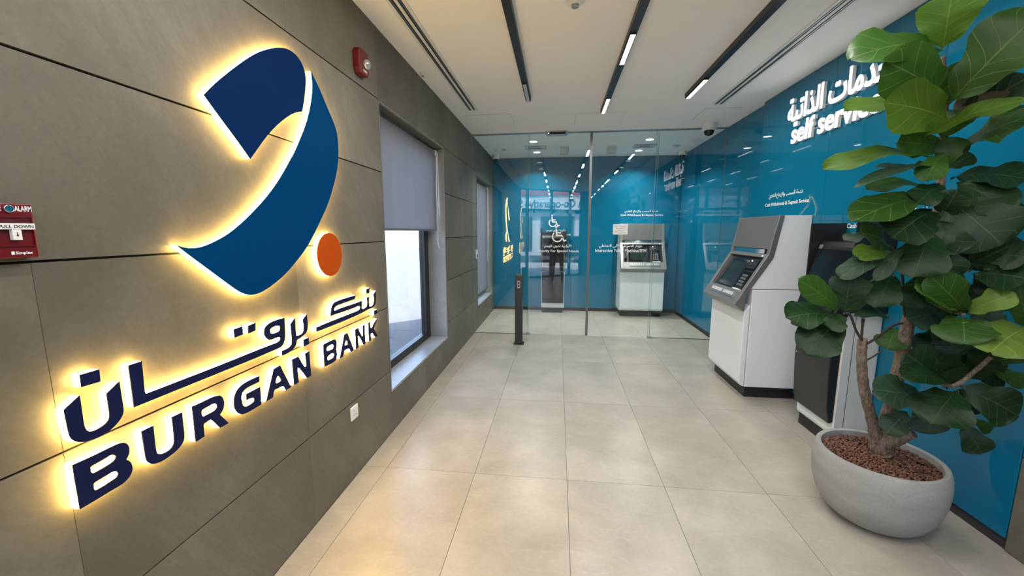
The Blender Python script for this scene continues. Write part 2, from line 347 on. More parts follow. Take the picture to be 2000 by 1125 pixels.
SIGN = {
    'arabic_noon': [[(0.8168, 1.1212), (0.8532, 1.1443), (0.853, 1.1088), (0.8524, 1.0758), (0.8525, 1.0577), (0.8555, 1.0457), (0.8625, 1.0381), (0.8727, 1.0353), (0.8881, 1.0366), (0.9022, 1.0415), (0.9105, 1.0495), (0.9134, 1.0617), (0.9136, 1.0914), (0.9137, 1.1237), (0.9494, 1.1457), (0.9494, 1.1085), (0.9499, 1.0693), (0.949, 1.0529), (0.9417, 1.0396), (0.9281, 1.0269), (0.9081, 1.0166), (0.8849, 1.0114), (0.8612, 1.0125), (0.8413, 1.0184), (0.8284, 1.0275), (0.8204, 1.0416), (0.8183, 1.0578), (0.8175, 1.0857)]],
    'noon_dot': [[(0.8613, 1.1983), (0.9053, 1.1978), (0.9037, 1.1631), (0.86, 1.165)]],
    'arabic_qaf_alef': [[(0.9787, 1.1832), (1.0162, 1.184), (1.0148, 1.1418), (1.0125, 1.086), (1.0163, 1.08), (1.2869, 1.0777), (1.4635, 1.0796), (1.5499, 1.0794), (1.5907, 1.0786), (1.6065, 1.0829), (1.6124, 1.0896), (1.6101, 1.0966), (1.6028, 1.1), (1.5709, 1.101), (1.5435, 1.1011), (1.5275, 1.1156), (1.5188, 1.1311), (1.5183, 1.1469), (1.5242, 1.1611), (1.5396, 1.1718), (1.5656, 1.179), (1.603, 1.1804), (1.6497, 1.18), (1.6483, 1.1417), (1.6458, 1.0973), (1.6386, 1.0711), (1.6227, 1.0546), (1.6025, 1.0494), (1.5647, 1.0499), (1.4598, 1.0487), (1.3254, 1.0501), (0.9772, 1.0537)], [(1.6146, 1.1498), (1.5885, 1.1547), (1.5661, 1.1534), (1.5546, 1.1483), (1.5519, 1.141), (1.5561, 1.1306), (1.5701, 1.125), (1.5962, 1.1248), (1.6131, 1.1281), (1.6166, 1.141)]],
    'qaf_dot': [[(1.364, 1.196), (1.4058, 1.1977), (1.4065, 1.1646), (1.3641, 1.1622)]],
    'qaf_dot2': [[(1.4351, 1.1925), (1.4746, 1.1967), (1.4713, 1.1641), (1.4319, 1.1612)]],
    'arabic_ba_ra': [[(1.6877, 1.1394), (1.7225, 1.1631), (1.7208, 1.1125), (1.721, 1.0773), (1.7292, 1.0728), (1.7469, 1.0719), (1.7676, 1.074), (1.7805, 1.0857), (1.7833, 1.1092), (1.7802, 1.1415), (1.8129, 1.1615), (1.8156, 1.1198), (1.8131, 1.0898), (1.8, 1.0716), (1.7729, 1.0605), (1.745, 1.056), (1.7232, 1.0517), (1.7184, 1.0368), (1.7058, 1.0228), (1.679, 1.0134), (1.6493, 1.0082), (1.6152, 1.0091), (1.6159, 1.0314), (1.6439, 1.0313), (1.6689, 1.0338), (1.6847, 1.0436), (1.6891, 1.0627), (1.6897, 1.103)]],
    'ba_dot': [[(1.7729, 1.0408), (1.8131, 1.0411), (1.8154, 1.0073), (1.772, 1.0062)]],
    'arabic_bank': [[(2.3047, 1.1803), (2.2037, 1.1813), (2.1051, 1.1812), (2.0633, 1.177), (2.0419, 1.1651), (2.0299, 1.1475), (2.0179, 1.1073), (2.0862, 1.1073), (2.195, 1.1044), (2.315, 1.1045), (2.3404, 1.1036), (2.3504, 1.0945), (2.3447, 1.0842), (2.3184, 1.0781), (2.2507, 1.0792), (2.0829, 1.0787), (1.9502, 1.0777), (1.8849, 1.0757), (1.8823, 1.0535), (1.98, 1.051), (2.1329, 1.0495), (2.2475, 1.05), (2.3741, 1.0537), (2.4286, 1.0576), (2.4639, 1.0598), (2.5143, 1.0578), (2.5525, 1.0663), (2.5704, 1.0912), (2.5783, 1.1357), (2.5785, 1.1656), (2.5388, 1.1473), (2.547, 1.1198), (2.5415, 1.0893), (2.5235, 1.0752), (2.4937, 1.0704), (2.4744, 1.0775), (2.4707, 1.1089), (2.4764, 1.1419), (2.4448, 1.1421), (2.4479, 1.1062), (2.4423, 1.087), (2.4205, 1.0777), (2.3865, 1.076), (2.3721, 1.0838), (2.3736, 1.1098), (2.3794, 1.1317), (2.2566, 1.1313), (2.1424, 1.1329), (2.089, 1.1316), (2.0655, 1.129), (2.0562, 1.1366), (2.0652, 1.1492), (2.0863, 1.1539), (2.1449, 1.1549), (2.2868, 1.1574)]],
    'noon_dot2': [[(2.444, 1.1974), (2.4863, 1.1998), (2.4825, 1.1647), (2.4407, 1.1672)]],
    'ba_dot2': [[(2.5377, 1.034), (2.5797, 1.0341), (2.575, 1.0051), (2.5367, 1.0033)]],
    'letter_b': [[(0.8153, 0.9697), (0.8661, 0.9679), (0.9112, 0.9688), (0.9319, 0.9671), (0.9427, 0.9599), (0.9491, 0.9471), (0.9495, 0.9318), (0.9456, 0.9202), (0.9373, 0.9102), (0.9461, 0.9002), (0.9503, 0.8859), (0.95, 0.8709), (0.9437, 0.8585), (0.9325, 0.8496), (0.9161, 0.8445), (0.8859, 0.8451), (0.8499, 0.8433), (0.8151, 0.8434), (0.8151, 0.8826), (0.8147, 0.9288)], [(0.8506, 0.94), (0.8551, 0.9425), (0.8698, 0.943), (0.8989, 0.946), (0.9079, 0.9433), (0.9134, 0.935), (0.9096, 0.9273), (0.8997, 0.9233), (0.8775, 0.9207), (0.8599, 0.9201), (0.8533, 0.9218), (0.8507, 0.9282)], [(0.8518, 0.8909), (0.8565, 0.8937), (0.8741, 0.8943), (0.8981, 0.8964), (0.9087, 0.8917), (0.9122, 0.8815), (0.9075, 0.8744), (0.895, 0.8726), (0.8745, 0.8698), (0.8569, 0.87), (0.8528, 0.8718), (0.8511, 0.8784)]],
    'letter_u': [[(0.9882, 0.9716), (1.0237, 0.9716), (1.0231, 0.9433), (1.0224, 0.9118), (1.0224, 0.8848), (1.026, 0.8765), (1.0355, 0.8695), (1.0494, 0.8663), (1.0666, 0.8677), (1.0775, 0.8755), (1.0817, 0.8886), (1.0839, 0.9258), (1.0841, 0.9703), (1.1197, 0.9702), (1.1185, 0.9312), (1.1187, 0.8917), (1.1155, 0.8749), (1.1053, 0.8622), (1.0871, 0.8518), (1.0614, 0.8464), (1.0323, 0.8439), (1.01, 0.8503), (0.9998, 0.858), (0.9916, 0.8716), (0.9893, 0.8875), (0.989, 0.9189)]],
    'letter_r': [[(1.1569, 0.9733), (1.195, 0.9721), (1.2371, 0.9729), (1.2618, 0.9693), (1.2768, 0.96), (1.2858, 0.9401), (1.2843, 0.9204), (1.2763, 0.9037), (1.2613, 0.8934), (1.2784, 0.8675), (1.2949, 0.843), (1.2557, 0.8434), (1.2372, 0.8737), (1.2239, 0.8918), (1.2149, 0.8934), (1.1937, 0.8916), (1.1909, 0.8861), (1.1903, 0.8642), (1.1899, 0.8449), (1.1559, 0.8438), (1.1553, 0.872), (1.1564, 0.9254)], [(1.1897, 0.9417), (1.1945, 0.945), (1.2185, 0.9463), (1.243, 0.9458), (1.253, 0.9375), (1.2526, 0.9263), (1.2429, 0.9194), (1.2241, 0.9184), (1.1941, 0.9182), (1.1889, 0.9284)]],
    'letter_g': [[(1.4677, 0.9674), (1.4665, 0.9425), (1.4338, 0.9428), (1.3996, 0.9429), (1.3791, 0.9378), (1.3677, 0.9238), (1.3658, 0.9031), (1.3691, 0.8827), (1.3776, 0.872), (1.3903, 0.8675), (1.4178, 0.8689), (1.4287, 0.8724), (1.4301, 0.8844), (1.4204, 0.89), (1.3902, 0.8936), (1.391, 0.9192), (1.4239, 0.9191), (1.4673, 0.9195), (1.4663, 0.8814), (1.4655, 0.8416), (1.4283, 0.8403), (1.3903, 0.84), (1.3627, 0.8443), (1.3464, 0.8556), (1.3331, 0.8753), (1.3276, 0.8938), (1.329, 0.9168), (1.3361, 0.9373), (1.3508, 0.9549), (1.3727, 0.9645), (1.4062, 0.9688)]],
    'letter_a': [[(1.5564, 0.9667), (1.5956, 0.9694), (1.6175, 0.9219), (1.6566, 0.8411), (1.6208, 0.8401), (1.6105, 0.8629), (1.6024, 0.8677), (1.5489, 0.8714), (1.542, 0.8639), (1.5354, 0.8428), (1.4942, 0.8403), (1.5199, 0.8937)], [(1.5781, 0.9274), (1.5923, 0.9069), (1.5933, 0.8974), (1.5763, 0.895), (1.5622, 0.8975), (1.5602, 0.9043), (1.569, 0.9204)]],
    'letter_n': [[(1.6787, 0.9689), (1.7233, 0.9703), (1.7435, 0.936), (1.7668, 0.9016), (1.7796, 0.9022), (1.7802, 0.9286), (1.7772, 0.9678), (1.8099, 0.9709), (1.8101, 0.9186), (1.8114, 0.84), (1.7773, 0.8393), (1.7472, 0.8838), (1.7215, 0.9143), (1.713, 0.9157), (1.7111, 0.8873), (1.713, 0.8427), (1.6788, 0.8417), (1.6781, 0.9059)]],
    'letter_b2': [[(1.9328, 0.9696), (1.9776, 0.9708), (2.0319, 0.9714), (2.0489, 0.9652), (2.0601, 0.9503), (2.0585, 0.9271), (2.0499, 0.9061), (2.0561, 0.8923), (2.0573, 0.8711), (2.0455, 0.8452), (2.0068, 0.8405), (1.93, 0.8455), (1.9317, 0.9084)], [(1.96, 0.9419), (1.9701, 0.9474), (2.0042, 0.9474), (2.0236, 0.9432), (2.0299, 0.9326), (2.021, 0.9207), (1.9913, 0.921), (1.9672, 0.9221), (1.9601, 0.9305)], [(1.9625, 0.8899), (1.9712, 0.8943), (2.0031, 0.8956), (2.0252, 0.8916), (2.0301, 0.8812), (2.0176, 0.8691), (1.9852, 0.8681), (1.966, 0.8702), (1.9622, 0.8786)]],
    'letter_a2': [[(2.1453, 0.9675), (2.1794, 0.97), (2.2005, 0.9263), (2.2453, 0.845), (2.2076, 0.8422), (2.1964, 0.8631), (2.1828, 0.8719), (2.1374, 0.8733), (2.128, 0.8639), (2.1184, 0.8424), (2.0819, 0.8416), (2.1127, 0.8991)], [(2.1663, 0.9296), (2.1757, 0.9114), (2.1773, 0.9001), (2.1573, 0.8997), (2.1436, 0.9037), (2.1479, 0.9163)]],
    'letter_n2': [[(2.2743, 0.9672), (2.3101, 0.968), (2.3279, 0.9373), (2.3535, 0.9024), (2.3666, 0.9006), (2.3677, 0.9404), (2.3694, 0.9683), (2.3945, 0.9707), (2.3934, 0.9103), (2.3943, 0.844), (2.3655, 0.8421), (2.3384, 0.885), (2.3126, 0.9151), (2.3017, 0.9147), (2.3006, 0.8823), (2.3013, 0.8428), (2.2696, 0.8418), (2.2719, 0.9066)]],
    'letter_k': [[(2.4463, 0.9687), (2.4713, 0.9697), (2.4715, 0.9385), (2.481, 0.9258), (2.4994, 0.9265), (2.5323, 0.9556), (2.5743, 0.9692), (2.5493, 0.9375), (2.5202, 0.9126), (2.5706, 0.8478), (2.5377, 0.844), (2.4951, 0.8873), (2.473, 0.886), (2.4705, 0.8623), (2.4734, 0.8423), (2.4433, 0.8438), (2.4445, 0.9073)]],
    'swoosh_upper': [[(1.339, 2.051), (1.3839, 2.099), (1.4424, 2.1547), (1.5242, 2.2282), (1.6063, 2.2967), (1.6789, 2.3446), (1.7482, 2.3812), (1.813, 2.4048), (1.8709, 2.4061), (1.9124, 2.3886), (1.9359, 2.3572), (1.9427, 2.3215), (1.9328, 2.2686), (1.9129, 2.2018), (1.8934, 2.1522), (1.8294, 2.1287), (1.7585, 2.0831), (1.691, 2.0302), (1.6265, 1.9707), (1.5721, 1.9114), (1.5294, 1.8659), (1.4696, 1.9267), (1.3962, 1.9944)]],
    'swoosh_lower': [[(1.9894, 2.3718), (2.048, 2.3188), (2.1134, 2.2389), (2.1792, 2.1644), (2.2016, 2.119), (2.2036, 2.0616), (2.2002, 2.0017), (2.1793, 1.9207), (2.128, 1.8215), (2.0611, 1.7167), (1.9578, 1.6014), (1.8632, 1.5018), (1.7566, 1.4248), (1.6712, 1.373), (1.585, 1.3357), (1.5157, 1.315), (1.4611, 1.3136), (1.4124, 1.3328), (1.3508, 1.3814), (1.2732, 1.4449), (1.2086, 1.4965), (1.1713, 1.5288), (1.1912, 1.5211), (1.2216, 1.5165), (1.2598, 1.5184), (1.3138, 1.5342), (1.3797, 1.5618), (1.4531, 1.6057), (1.5348, 1.6653), (1.6156, 1.7298), (1.706, 1.819), (1.7844, 1.9129), (1.8064, 1.9359), (1.8694, 2.0252), (1.9254, 2.111), (1.9701, 2.208), (1.995, 2.2951), (1.9947, 2.3345)]],
}
LEAVES = [
    (3.066, 2.22, 2.425, 2.993, 2.12, 2.622, 0.327, 'c', 2),
    (3.067, 2.22, 2.42, 2.619, 2.12, 2.382, 0.148, 'm', 1),
    (3.056, 2.2, 2.218, 2.711, 2.05, 2.324, 0.197, 'c', 1),
    (3.068, 2.15, 2.159, 3.194, 1.95, 2.46, 0.265, 'c', 1),
    (3.112, 2.2, 2.094, 2.74, 2.05, 2.151, 0.185, 'c', 2),
    (3.137, 2.28, 2.136, 2.672, 2.2, 2.188, 0.116, 'u', 2),
    (3.084, 2.25, 2.057, 2.93, 2.2, 2.085, 0.05, 'u', 4),
    (2.985, 2.15, 2.013, 3.218, 1.98, 2.115, 0.077, 'u', 2),
    (3.172, 2.2, 1.954, 3.283, 1.98, 2.062, 0.152, 'u', 1),
    (3.208, 2.3, 2.146, 3.271, 2.12, 2.262, 0.135, 'c', 4),
    (3.222, 2.3, 2.109, 3.309, 2.08, 2.242, 0.144, 'c', 0),
    (3.145, 2.25, 1.979, 2.915, 2.2, 2.007, 0.12, 'c', 1),
    (3.142, 2.25, 1.918, 2.569, 2.15, 1.905, 0.091, 'u', 2),
    (3.152, 2.25, 1.91, 3.033, 2.2, 1.88, 0.055, 'u', 1),
    (3.115, 2.3, 1.876, 2.902, 2.3, 1.91, 0.031, 'u', 3),
    (3.145, 2.2, 1.873, 2.649, 2.05, 1.786, 0.044, 'u', 3),
    (3.146, 2.25, 1.787, 2.795, 2.2, 1.771, 0.072, 'u', 1),
    (3.102, 2.2, 1.721, 2.636, 2.02, 1.63, 0.127, 'm', 1),
    (3.066, 2.15, 1.671, 2.787, 2.0, 1.537, 0.159, 'c', 0),
    (3.125, 2.15, 1.724, 3.22, 1.98, 1.516, 0.273, 'c', 0),
    (3.149, 2.15, 1.8, 3.266, 2.0, 1.665, 0.136, 'm', 0),
    (3.182, 2.22, 1.834, 3.319, 2.02, 1.8, 0.104, 'u', 0),
    (3.304, 2.25, 1.854, 3.346, 2.0, 1.807, 0.085, 'u', 0),
    (3.051, 2.12, 1.566, 2.916, 2.02, 1.364, 0.193, 'c', 0),
    (2.97, 2.25, 1.501, 2.795, 2.2, 1.566, 0.115, 'm', 1),
    (2.939, 2.2, 1.482, 2.735, 2.1, 1.451, 0.086, 'm', 2),
    (2.95, 2.12, 1.51, 2.788, 2.05, 1.349, 0.059, 'u', 3),
    (2.962, 2.2, 1.451, 2.649, 2.08, 1.369, 0.081, 'u', 3),
    (2.915, 2.3, 1.552, 2.794, 2.3, 1.531, 0.054, 'u', 3),
    (3.167, 2.2, 1.478, 3.117, 2.12, 1.293, 0.166, 'c', 0),
    (3.287, 2.25, 1.502, 3.333, 2.12, 1.405, 0.116, 'm', 0),
    (2.669, 2.1, 1.188, 2.411, 2.0, 1.348, 0.1, 'c', 1),
    (2.672, 2.12, 1.155, 2.404, 2.05, 1.15, 0.128, 'm', 0),
    (2.683, 2.1, 1.147, 2.478, 1.98, 0.994, 0.175, 'c', 0),
    (2.732, 2.15, 1.169, 2.724, 2.12, 1.363, 0.17, 'c', 0),
    (2.657, 2.05, 1.172, 2.567, 1.98, 1.113, 0.084, 'c', 0),
    (2.774, 2.15, 1.143, 2.928, 2.15, 1.16, 0.057, 'u', 0),
    (2.969, 2.2, 1.358, 2.838, 2.1, 1.212, 0.138, 'c', 0),
    (3.007, 2.25, 1.355, 2.893, 2.25, 1.267, 0.048, 'u', 0),
    (3.104, 2.3, 1.06, 3.032, 2.25, 0.952, 0.132, 'c', 1),
    (2.783, 2.22, 1.147, 2.851, 2.2, 1.293, 0.133, 'c', 0),
    (3.181, 2.05, 1.195, 2.969, 1.98, 1.367, 0.132, 'c', 1),
    (3.218, 2.1, 1.175, 2.942, 2.03, 1.325, 0.097, 'm', 1),
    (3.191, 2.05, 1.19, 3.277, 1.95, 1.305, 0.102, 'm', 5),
    (3.177, 2.05, 1.178, 3.082, 1.92, 1.085, 0.234, 'm', 1),
    (3.271, 2.12, 1.167, 3.328, 2.02, 1.14, 0.155, 'c', 3),
    (3.226, 2.2, 1.165, 3.025, 2.15, 1.142, 0.124, 'c', 3),
    (3.202, 2.2, 1.119, 3.234, 2.1, 0.974, 0.153, 'c', 0),
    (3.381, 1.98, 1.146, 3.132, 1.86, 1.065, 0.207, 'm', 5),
    (3.447, 2.05, 1.131, 3.334, 2.0, 1.337, 0.103, 'c', 1),
    (3.147, 2.12, 0.858, 2.96, 2.05, 0.99, 0.146, 'c', 0),
    (3.274, 2.2, 0.822, 3.15, 2.15, 1.003, 0.173, 'c', 0),
    (3.209, 2.08, 0.836, 2.909, 2.0, 0.888, 0.084, 'm', 0),
    (3.098, 2.1, 0.743, 2.836, 2.03, 0.81, 0.132, 'c', 3),
    (3.201, 2.05, 0.812, 3.025, 1.95, 0.681, 0.224, 'c', 0),
    (3.123, 2.12, 0.711, 3.121, 2.05, 0.582, 0.195, 'c', 3),
    (3.089, 2.15, 0.651, 2.967, 2.1, 0.554, 0.116, 'c', 3),
    (3.209, 2.05, 0.838, 3.383, 1.95, 0.742, 0.183, 'c', 0),
    (3.305, 2.1, 0.621, 3.361, 2.05, 0.495, 0.122, 'c', 0),
    (3.368, 2.12, 0.642, 3.435, 2.1, 0.586, 0.061, 'c', 1),
    (3.367, 2.15, 0.867, 3.459, 2.1, 0.832, 0.086, 'c', 0),
    (3.366, 2.08, 0.913, 3.442, 2.0, 0.871, 0.073, 'm', 1),
    (3.366, 2.18, 0.842, 3.362, 2.12, 1.039, 0.164, 'c', 0),
    (3.256, 2.15, 1.406, 3.313, 2.0, 1.533, 0.166, 'c', 0),
    (3.256, 2.12, 1.372, 3.318, 1.95, 1.369, 0.14, 'm', 0),
    (3.298, 2.15, 1.345, 3.361, 2.02, 1.232, 0.154, 'c', 0),
    (3.364, 2.25, 1.294, 3.427, 2.2, 1.172, 0.156, 'c', 0),
    (3.309, 2.22, 1.401, 3.329, 2.15, 1.579, 0.15, 'c', 0),
    (3.295, 2.2, 1.604, 3.324, 2.0, 1.645, 0.142, 'c', 0),
    (3.247, 2.32, 1.89, 3.317, 2.28, 1.956, 0.129, 'c', 0),
    (3.278, 2.3, 1.286, 3.343, 2.28, 1.126, 0.162, 'c', 0),
    (3.269, 2.3, 1.527, 3.383, 2.25, 1.399, 0.157, 'c', 0),
    (3.375, 2.1, 0.964, 3.408, 1.98, 1.004, 0.111, 'u', 1),
    (3.343, 2.22, 1.086, 3.425, 2.15, 0.949, 0.155, 'c', 0),
    (3.096, 2.3, 1.283, 3.191, 2.28, 1.178, 0.119, 'c', 0),
    (3.127, 2.3, 1.605, 2.994, 2.3, 1.711, 0.106, 'c', 0),
    (3.107, 2.14, 1.651, 3.082, 2.06, 1.758, 0.129, 'c', 0),
    (3.126, 2.22, 1.877, 3.156, 2.18, 2.016, 0.123, 'c', 1),
    (3.097, 2.18, 1.942, 2.974, 2.1, 1.81, 0.097, 'c', 1),
    (3.099, 2.2, 2.017, 3.138, 2.16, 2.132, 0.145, 'c', 1),
    (3.091, 2.16, 1.797, 2.953, 2.1, 1.703, 0.107, 'c', 0),
    (3.071, 2.12, 1.627, 3.11, 2.05, 1.466, 0.144, 'c', 0),
    (3.088, 2.14, 1.53, 3.132, 2.08, 1.351, 0.147, 'c', 0),
    (3.133, 2.2, 1.503, 3.011, 2.18, 1.401, 0.128, 'c', 0),
    (3.122, 2.2, 1.349, 3.021, 2.16, 1.202, 0.139, 'c', 0),
    (3.334, 2.25, 1.655, 3.346, 2.15, 1.816, 0.149, 'c', 0),
    (3.289, 2.1, 1.459, 3.302, 1.96, 1.468, 0.13, 'c', 0),
    (3.314, 2.16, 1.229, 3.327, 2.06, 1.368, 0.137, 'c', 0),
    (3.291, 2.24, 1.08, 3.156, 2.2, 0.95, 0.133, 'c', 0),
    (3.337, 2.16, 0.835, 3.383, 2.08, 0.996, 0.136, 'c', 0),
    (3.292, 2.14, 0.787, 3.383, 2.08, 0.711, 0.153, 'c', 0),
    (3.301, 2.2, 0.762, 3.242, 2.16, 0.939, 0.131, 'c', 0),
    (3.146, 2.26, 2.161, 2.996, 2.22, 2.282, 0.173, 'c', 1),
    (3.132, 2.24, 2.214, 3.16, 2.16, 2.343, 0.216, 'c', 1),
]
STEMS = [
    [(3.069, 2.24, 0.365, 0.05), (3.055, 2.24, 0.44, 0.05), (3.086, 2.25, 0.615, 0.031), (3.103, 2.25, 0.862, 0.03), (3.113, 2.25, 1.072, 0.029), (3.127, 2.25, 1.209, 0.028), (3.16, 2.26, 1.383, 0.024), (3.181, 2.26, 1.579, 0.02), (3.178, 2.26, 1.782, 0.018), (3.161, 2.26, 2.004, 0.016), (3.133, 2.25, 2.194, 0.014), (3.081, 2.23, 2.397, 0.009)],
    [(3.054, 2.24, 0.404, 0.036), (2.985, 2.23, 0.575, 0.026), (2.924, 2.22, 0.736, 0.024), (2.888, 2.21, 0.881, 0.022), (2.877, 2.21, 0.998, 0.021), (2.879, 2.21, 1.004, 0.02)],
    [(3.047, 2.22, 0.427, 0.036), (3.081, 2.18, 0.475, 0.03), (3.1, 2.15, 0.521, 0.027), (3.115, 2.13, 0.544, 0.026)],
    [(2.872, 2.2, 1.001, 0.006), (2.819, 2.18, 1.067, 0.006), (2.747, 2.13, 1.157, 0.006), (2.711, 2.12, 1.166, 0.006)],
    [(2.873, 2.21, 0.992, 0.006), (2.861, 2.2, 1.077, 0.006), (2.86, 2.2, 1.126, 0.008)],
    [(2.9, 2.21, 0.988, 0.006), (2.95, 2.22, 1.02, 0.006), (3.038, 2.24, 1.084, 0.006), (3.1, 2.25, 1.099, 0.006)],
    [(2.904, 2.21, 0.896, 0.004), (2.952, 2.22, 0.922, 0.004), (2.991, 2.23, 0.949, 0.004)],
    [(3.105, 2.25, 1.1, 0.006), (3.068, 2.24, 1.21, 0.006), (3.039, 2.23, 1.345, 0.006), (2.991, 2.22, 1.437, 0.005), (2.971, 2.22, 1.502, 0.005)],
    [(3.123, 2.24, 1.265, 0.012), (3.191, 2.17, 1.199, 0.01), (3.189, 2.06, 1.186, 0.009)],
    [(3.095, 2.24, 0.865, 0.014), (3.194, 2.14, 0.823, 0.011), (3.205, 2.06, 0.836, 0.01), (3.27, 2.05, 0.915, 0.01), (3.324, 2.05, 0.983, 0.009)],
    [(3.176, 2.25, 1.553, 0.012), (3.245, 2.22, 1.452, 0.01), (3.28, 2.16, 1.381, 0.009)],
]

# ============================================================ THE SETTING
# ---- floor
floor = struct(MB().prism([[(-0.02, -1.24), (3.6, facade_y(3.6)), (3.6, 7.95), (-0.02, 7.95)]], -0.12, -0.006, lambda u, v, w: (u, v, w)).build('floor', M['grout']), 'pale beige grey porcelain tile floor')
CX = [0.0, 0.161, 0.761, 1.361, 1.961, 2.561, 3.161, 3.552]
RY = [2.348 + 1.17 * k for k in range(-5, 6)]
tile_cache = {}
for i in range(7):
    for j in range(10):
        x0, x1, y0, y1 = CX[i] + .0012, CX[i + 1] - .0012, RY[j] + .0012, min(RY[j + 1], 7.86) - .0012
        if y1 < facade_y(x1) + 0.05 or y0 > 7.8: continue
        if y0 < facade_y((x0 + x1) / 2): y0 = facade_y((x0 + x1) / 2)
        key = (round(x1 - x0, 3), round(y1 - y0, 3))
        if key not in tile_cache:
            o = MB().box(-(x1 - x0) / 2, (x1 - x0) / 2, -(y1 - y0) / 2, (y1 - y0) / 2, -0.01, 0).build('tile', M['tile'], floor)
            tile_cache[key] = o
        else:
            o = tile_cache[key].copy(); COL.objects.link(o); o.name = 'tile'
        o.location = ((x0 + x1) / 2, (y0 + y1) / 2, 0)

# ---- ceiling (a thick slab: the roof above keeps the sun off)
ceiling = struct(MB().prism([[(-0.32, -1.05), (3.9, facade_y(3.9) + .1), (3.9, 8.3), (-0.32, 8.3)]], H, 4.3, lambda u, v, w: (u, v, w)).build('ceiling', M['ceiling']), 'plain white painted ceiling')

# ---- left wall: dark backing and stone slabs
W1 = (2.82, 4.42, 0.325, 2.485)
W2 = (6.22, 7.62, 0.36, 2.44)
def wall_boxes(mb, x0, x1, y0, y1, z0, z1, holes):
    ys = sorted({y0, y1, *[a for h in holes for a in h[:2]]})
    for a, b in zip(ys, ys[1:]):
        h = [q for q in holes if q[0] <= a + 1e-6 and q[1] >= b - 1e-6]
        if not h: mb.box(x0, x1, a, b, z0, z1)
        else:
            mb.box(x0, x1, a, b, z0, h[0][2]); mb.box(x0, x1, a, b, h[0][3], z1)
mb = MB(); wall_boxes(mb, -0.30, -0.014, -1.24, 8.2, -0.1, H, [W1, W2])
wall_left = struct(mb.build('wall_left', M['joint']), 'grey stone slab wall with two windows')
ZR = [0.0, 0.5, 1.0, 1.5, 2.0, 2.5, H]
def slab(y0, y1, z0, z1, j=0.0003, hj=0.0035, parent=wall_left, x0=-0.014, x1=0.0):
    o = MB().box(x0, x1, -(y1 - y0) / 2 + j, (y1 - y0) / 2 - j, -(z1 - z0) / 2 + hj, (z1 - z0) / 2 - (hj if z1 < H - .01 else 0)).build('slab', M['slab'], parent, bevel=0.0006, seg=1)
    o.location = (0, (y0 + y1) / 2, (z0 + z1) / 2); return o
for r in range(6):
    z0, z1 = ZR[r], ZR[r + 1]
    for a, b in (((-1.22, -0.18), (-0.18, 0.82), (0.82, 1.80), (1.80, 2.812)) if r < 3 else ((-1.22, -0.28), (-0.28, 0.70), (0.70, 1.86), (1.86, 2.812))): slab(a, b, z0, z1)
    slab(4.428, 5.32, z0, z1); slab(5.32, 6.21, z0, z1)
    slab(7.63, 7.86, z0, z1)
for a, b in ((2.812, 3.62), (3.62, 4.428)): slab(a, b, 2.49, H); slab(a, b, 0.0, 0.322)
for a, b in ((6.21, 7.63),): slab(a, b, 2.445, H); slab(a, b, 0.0, 0.355)
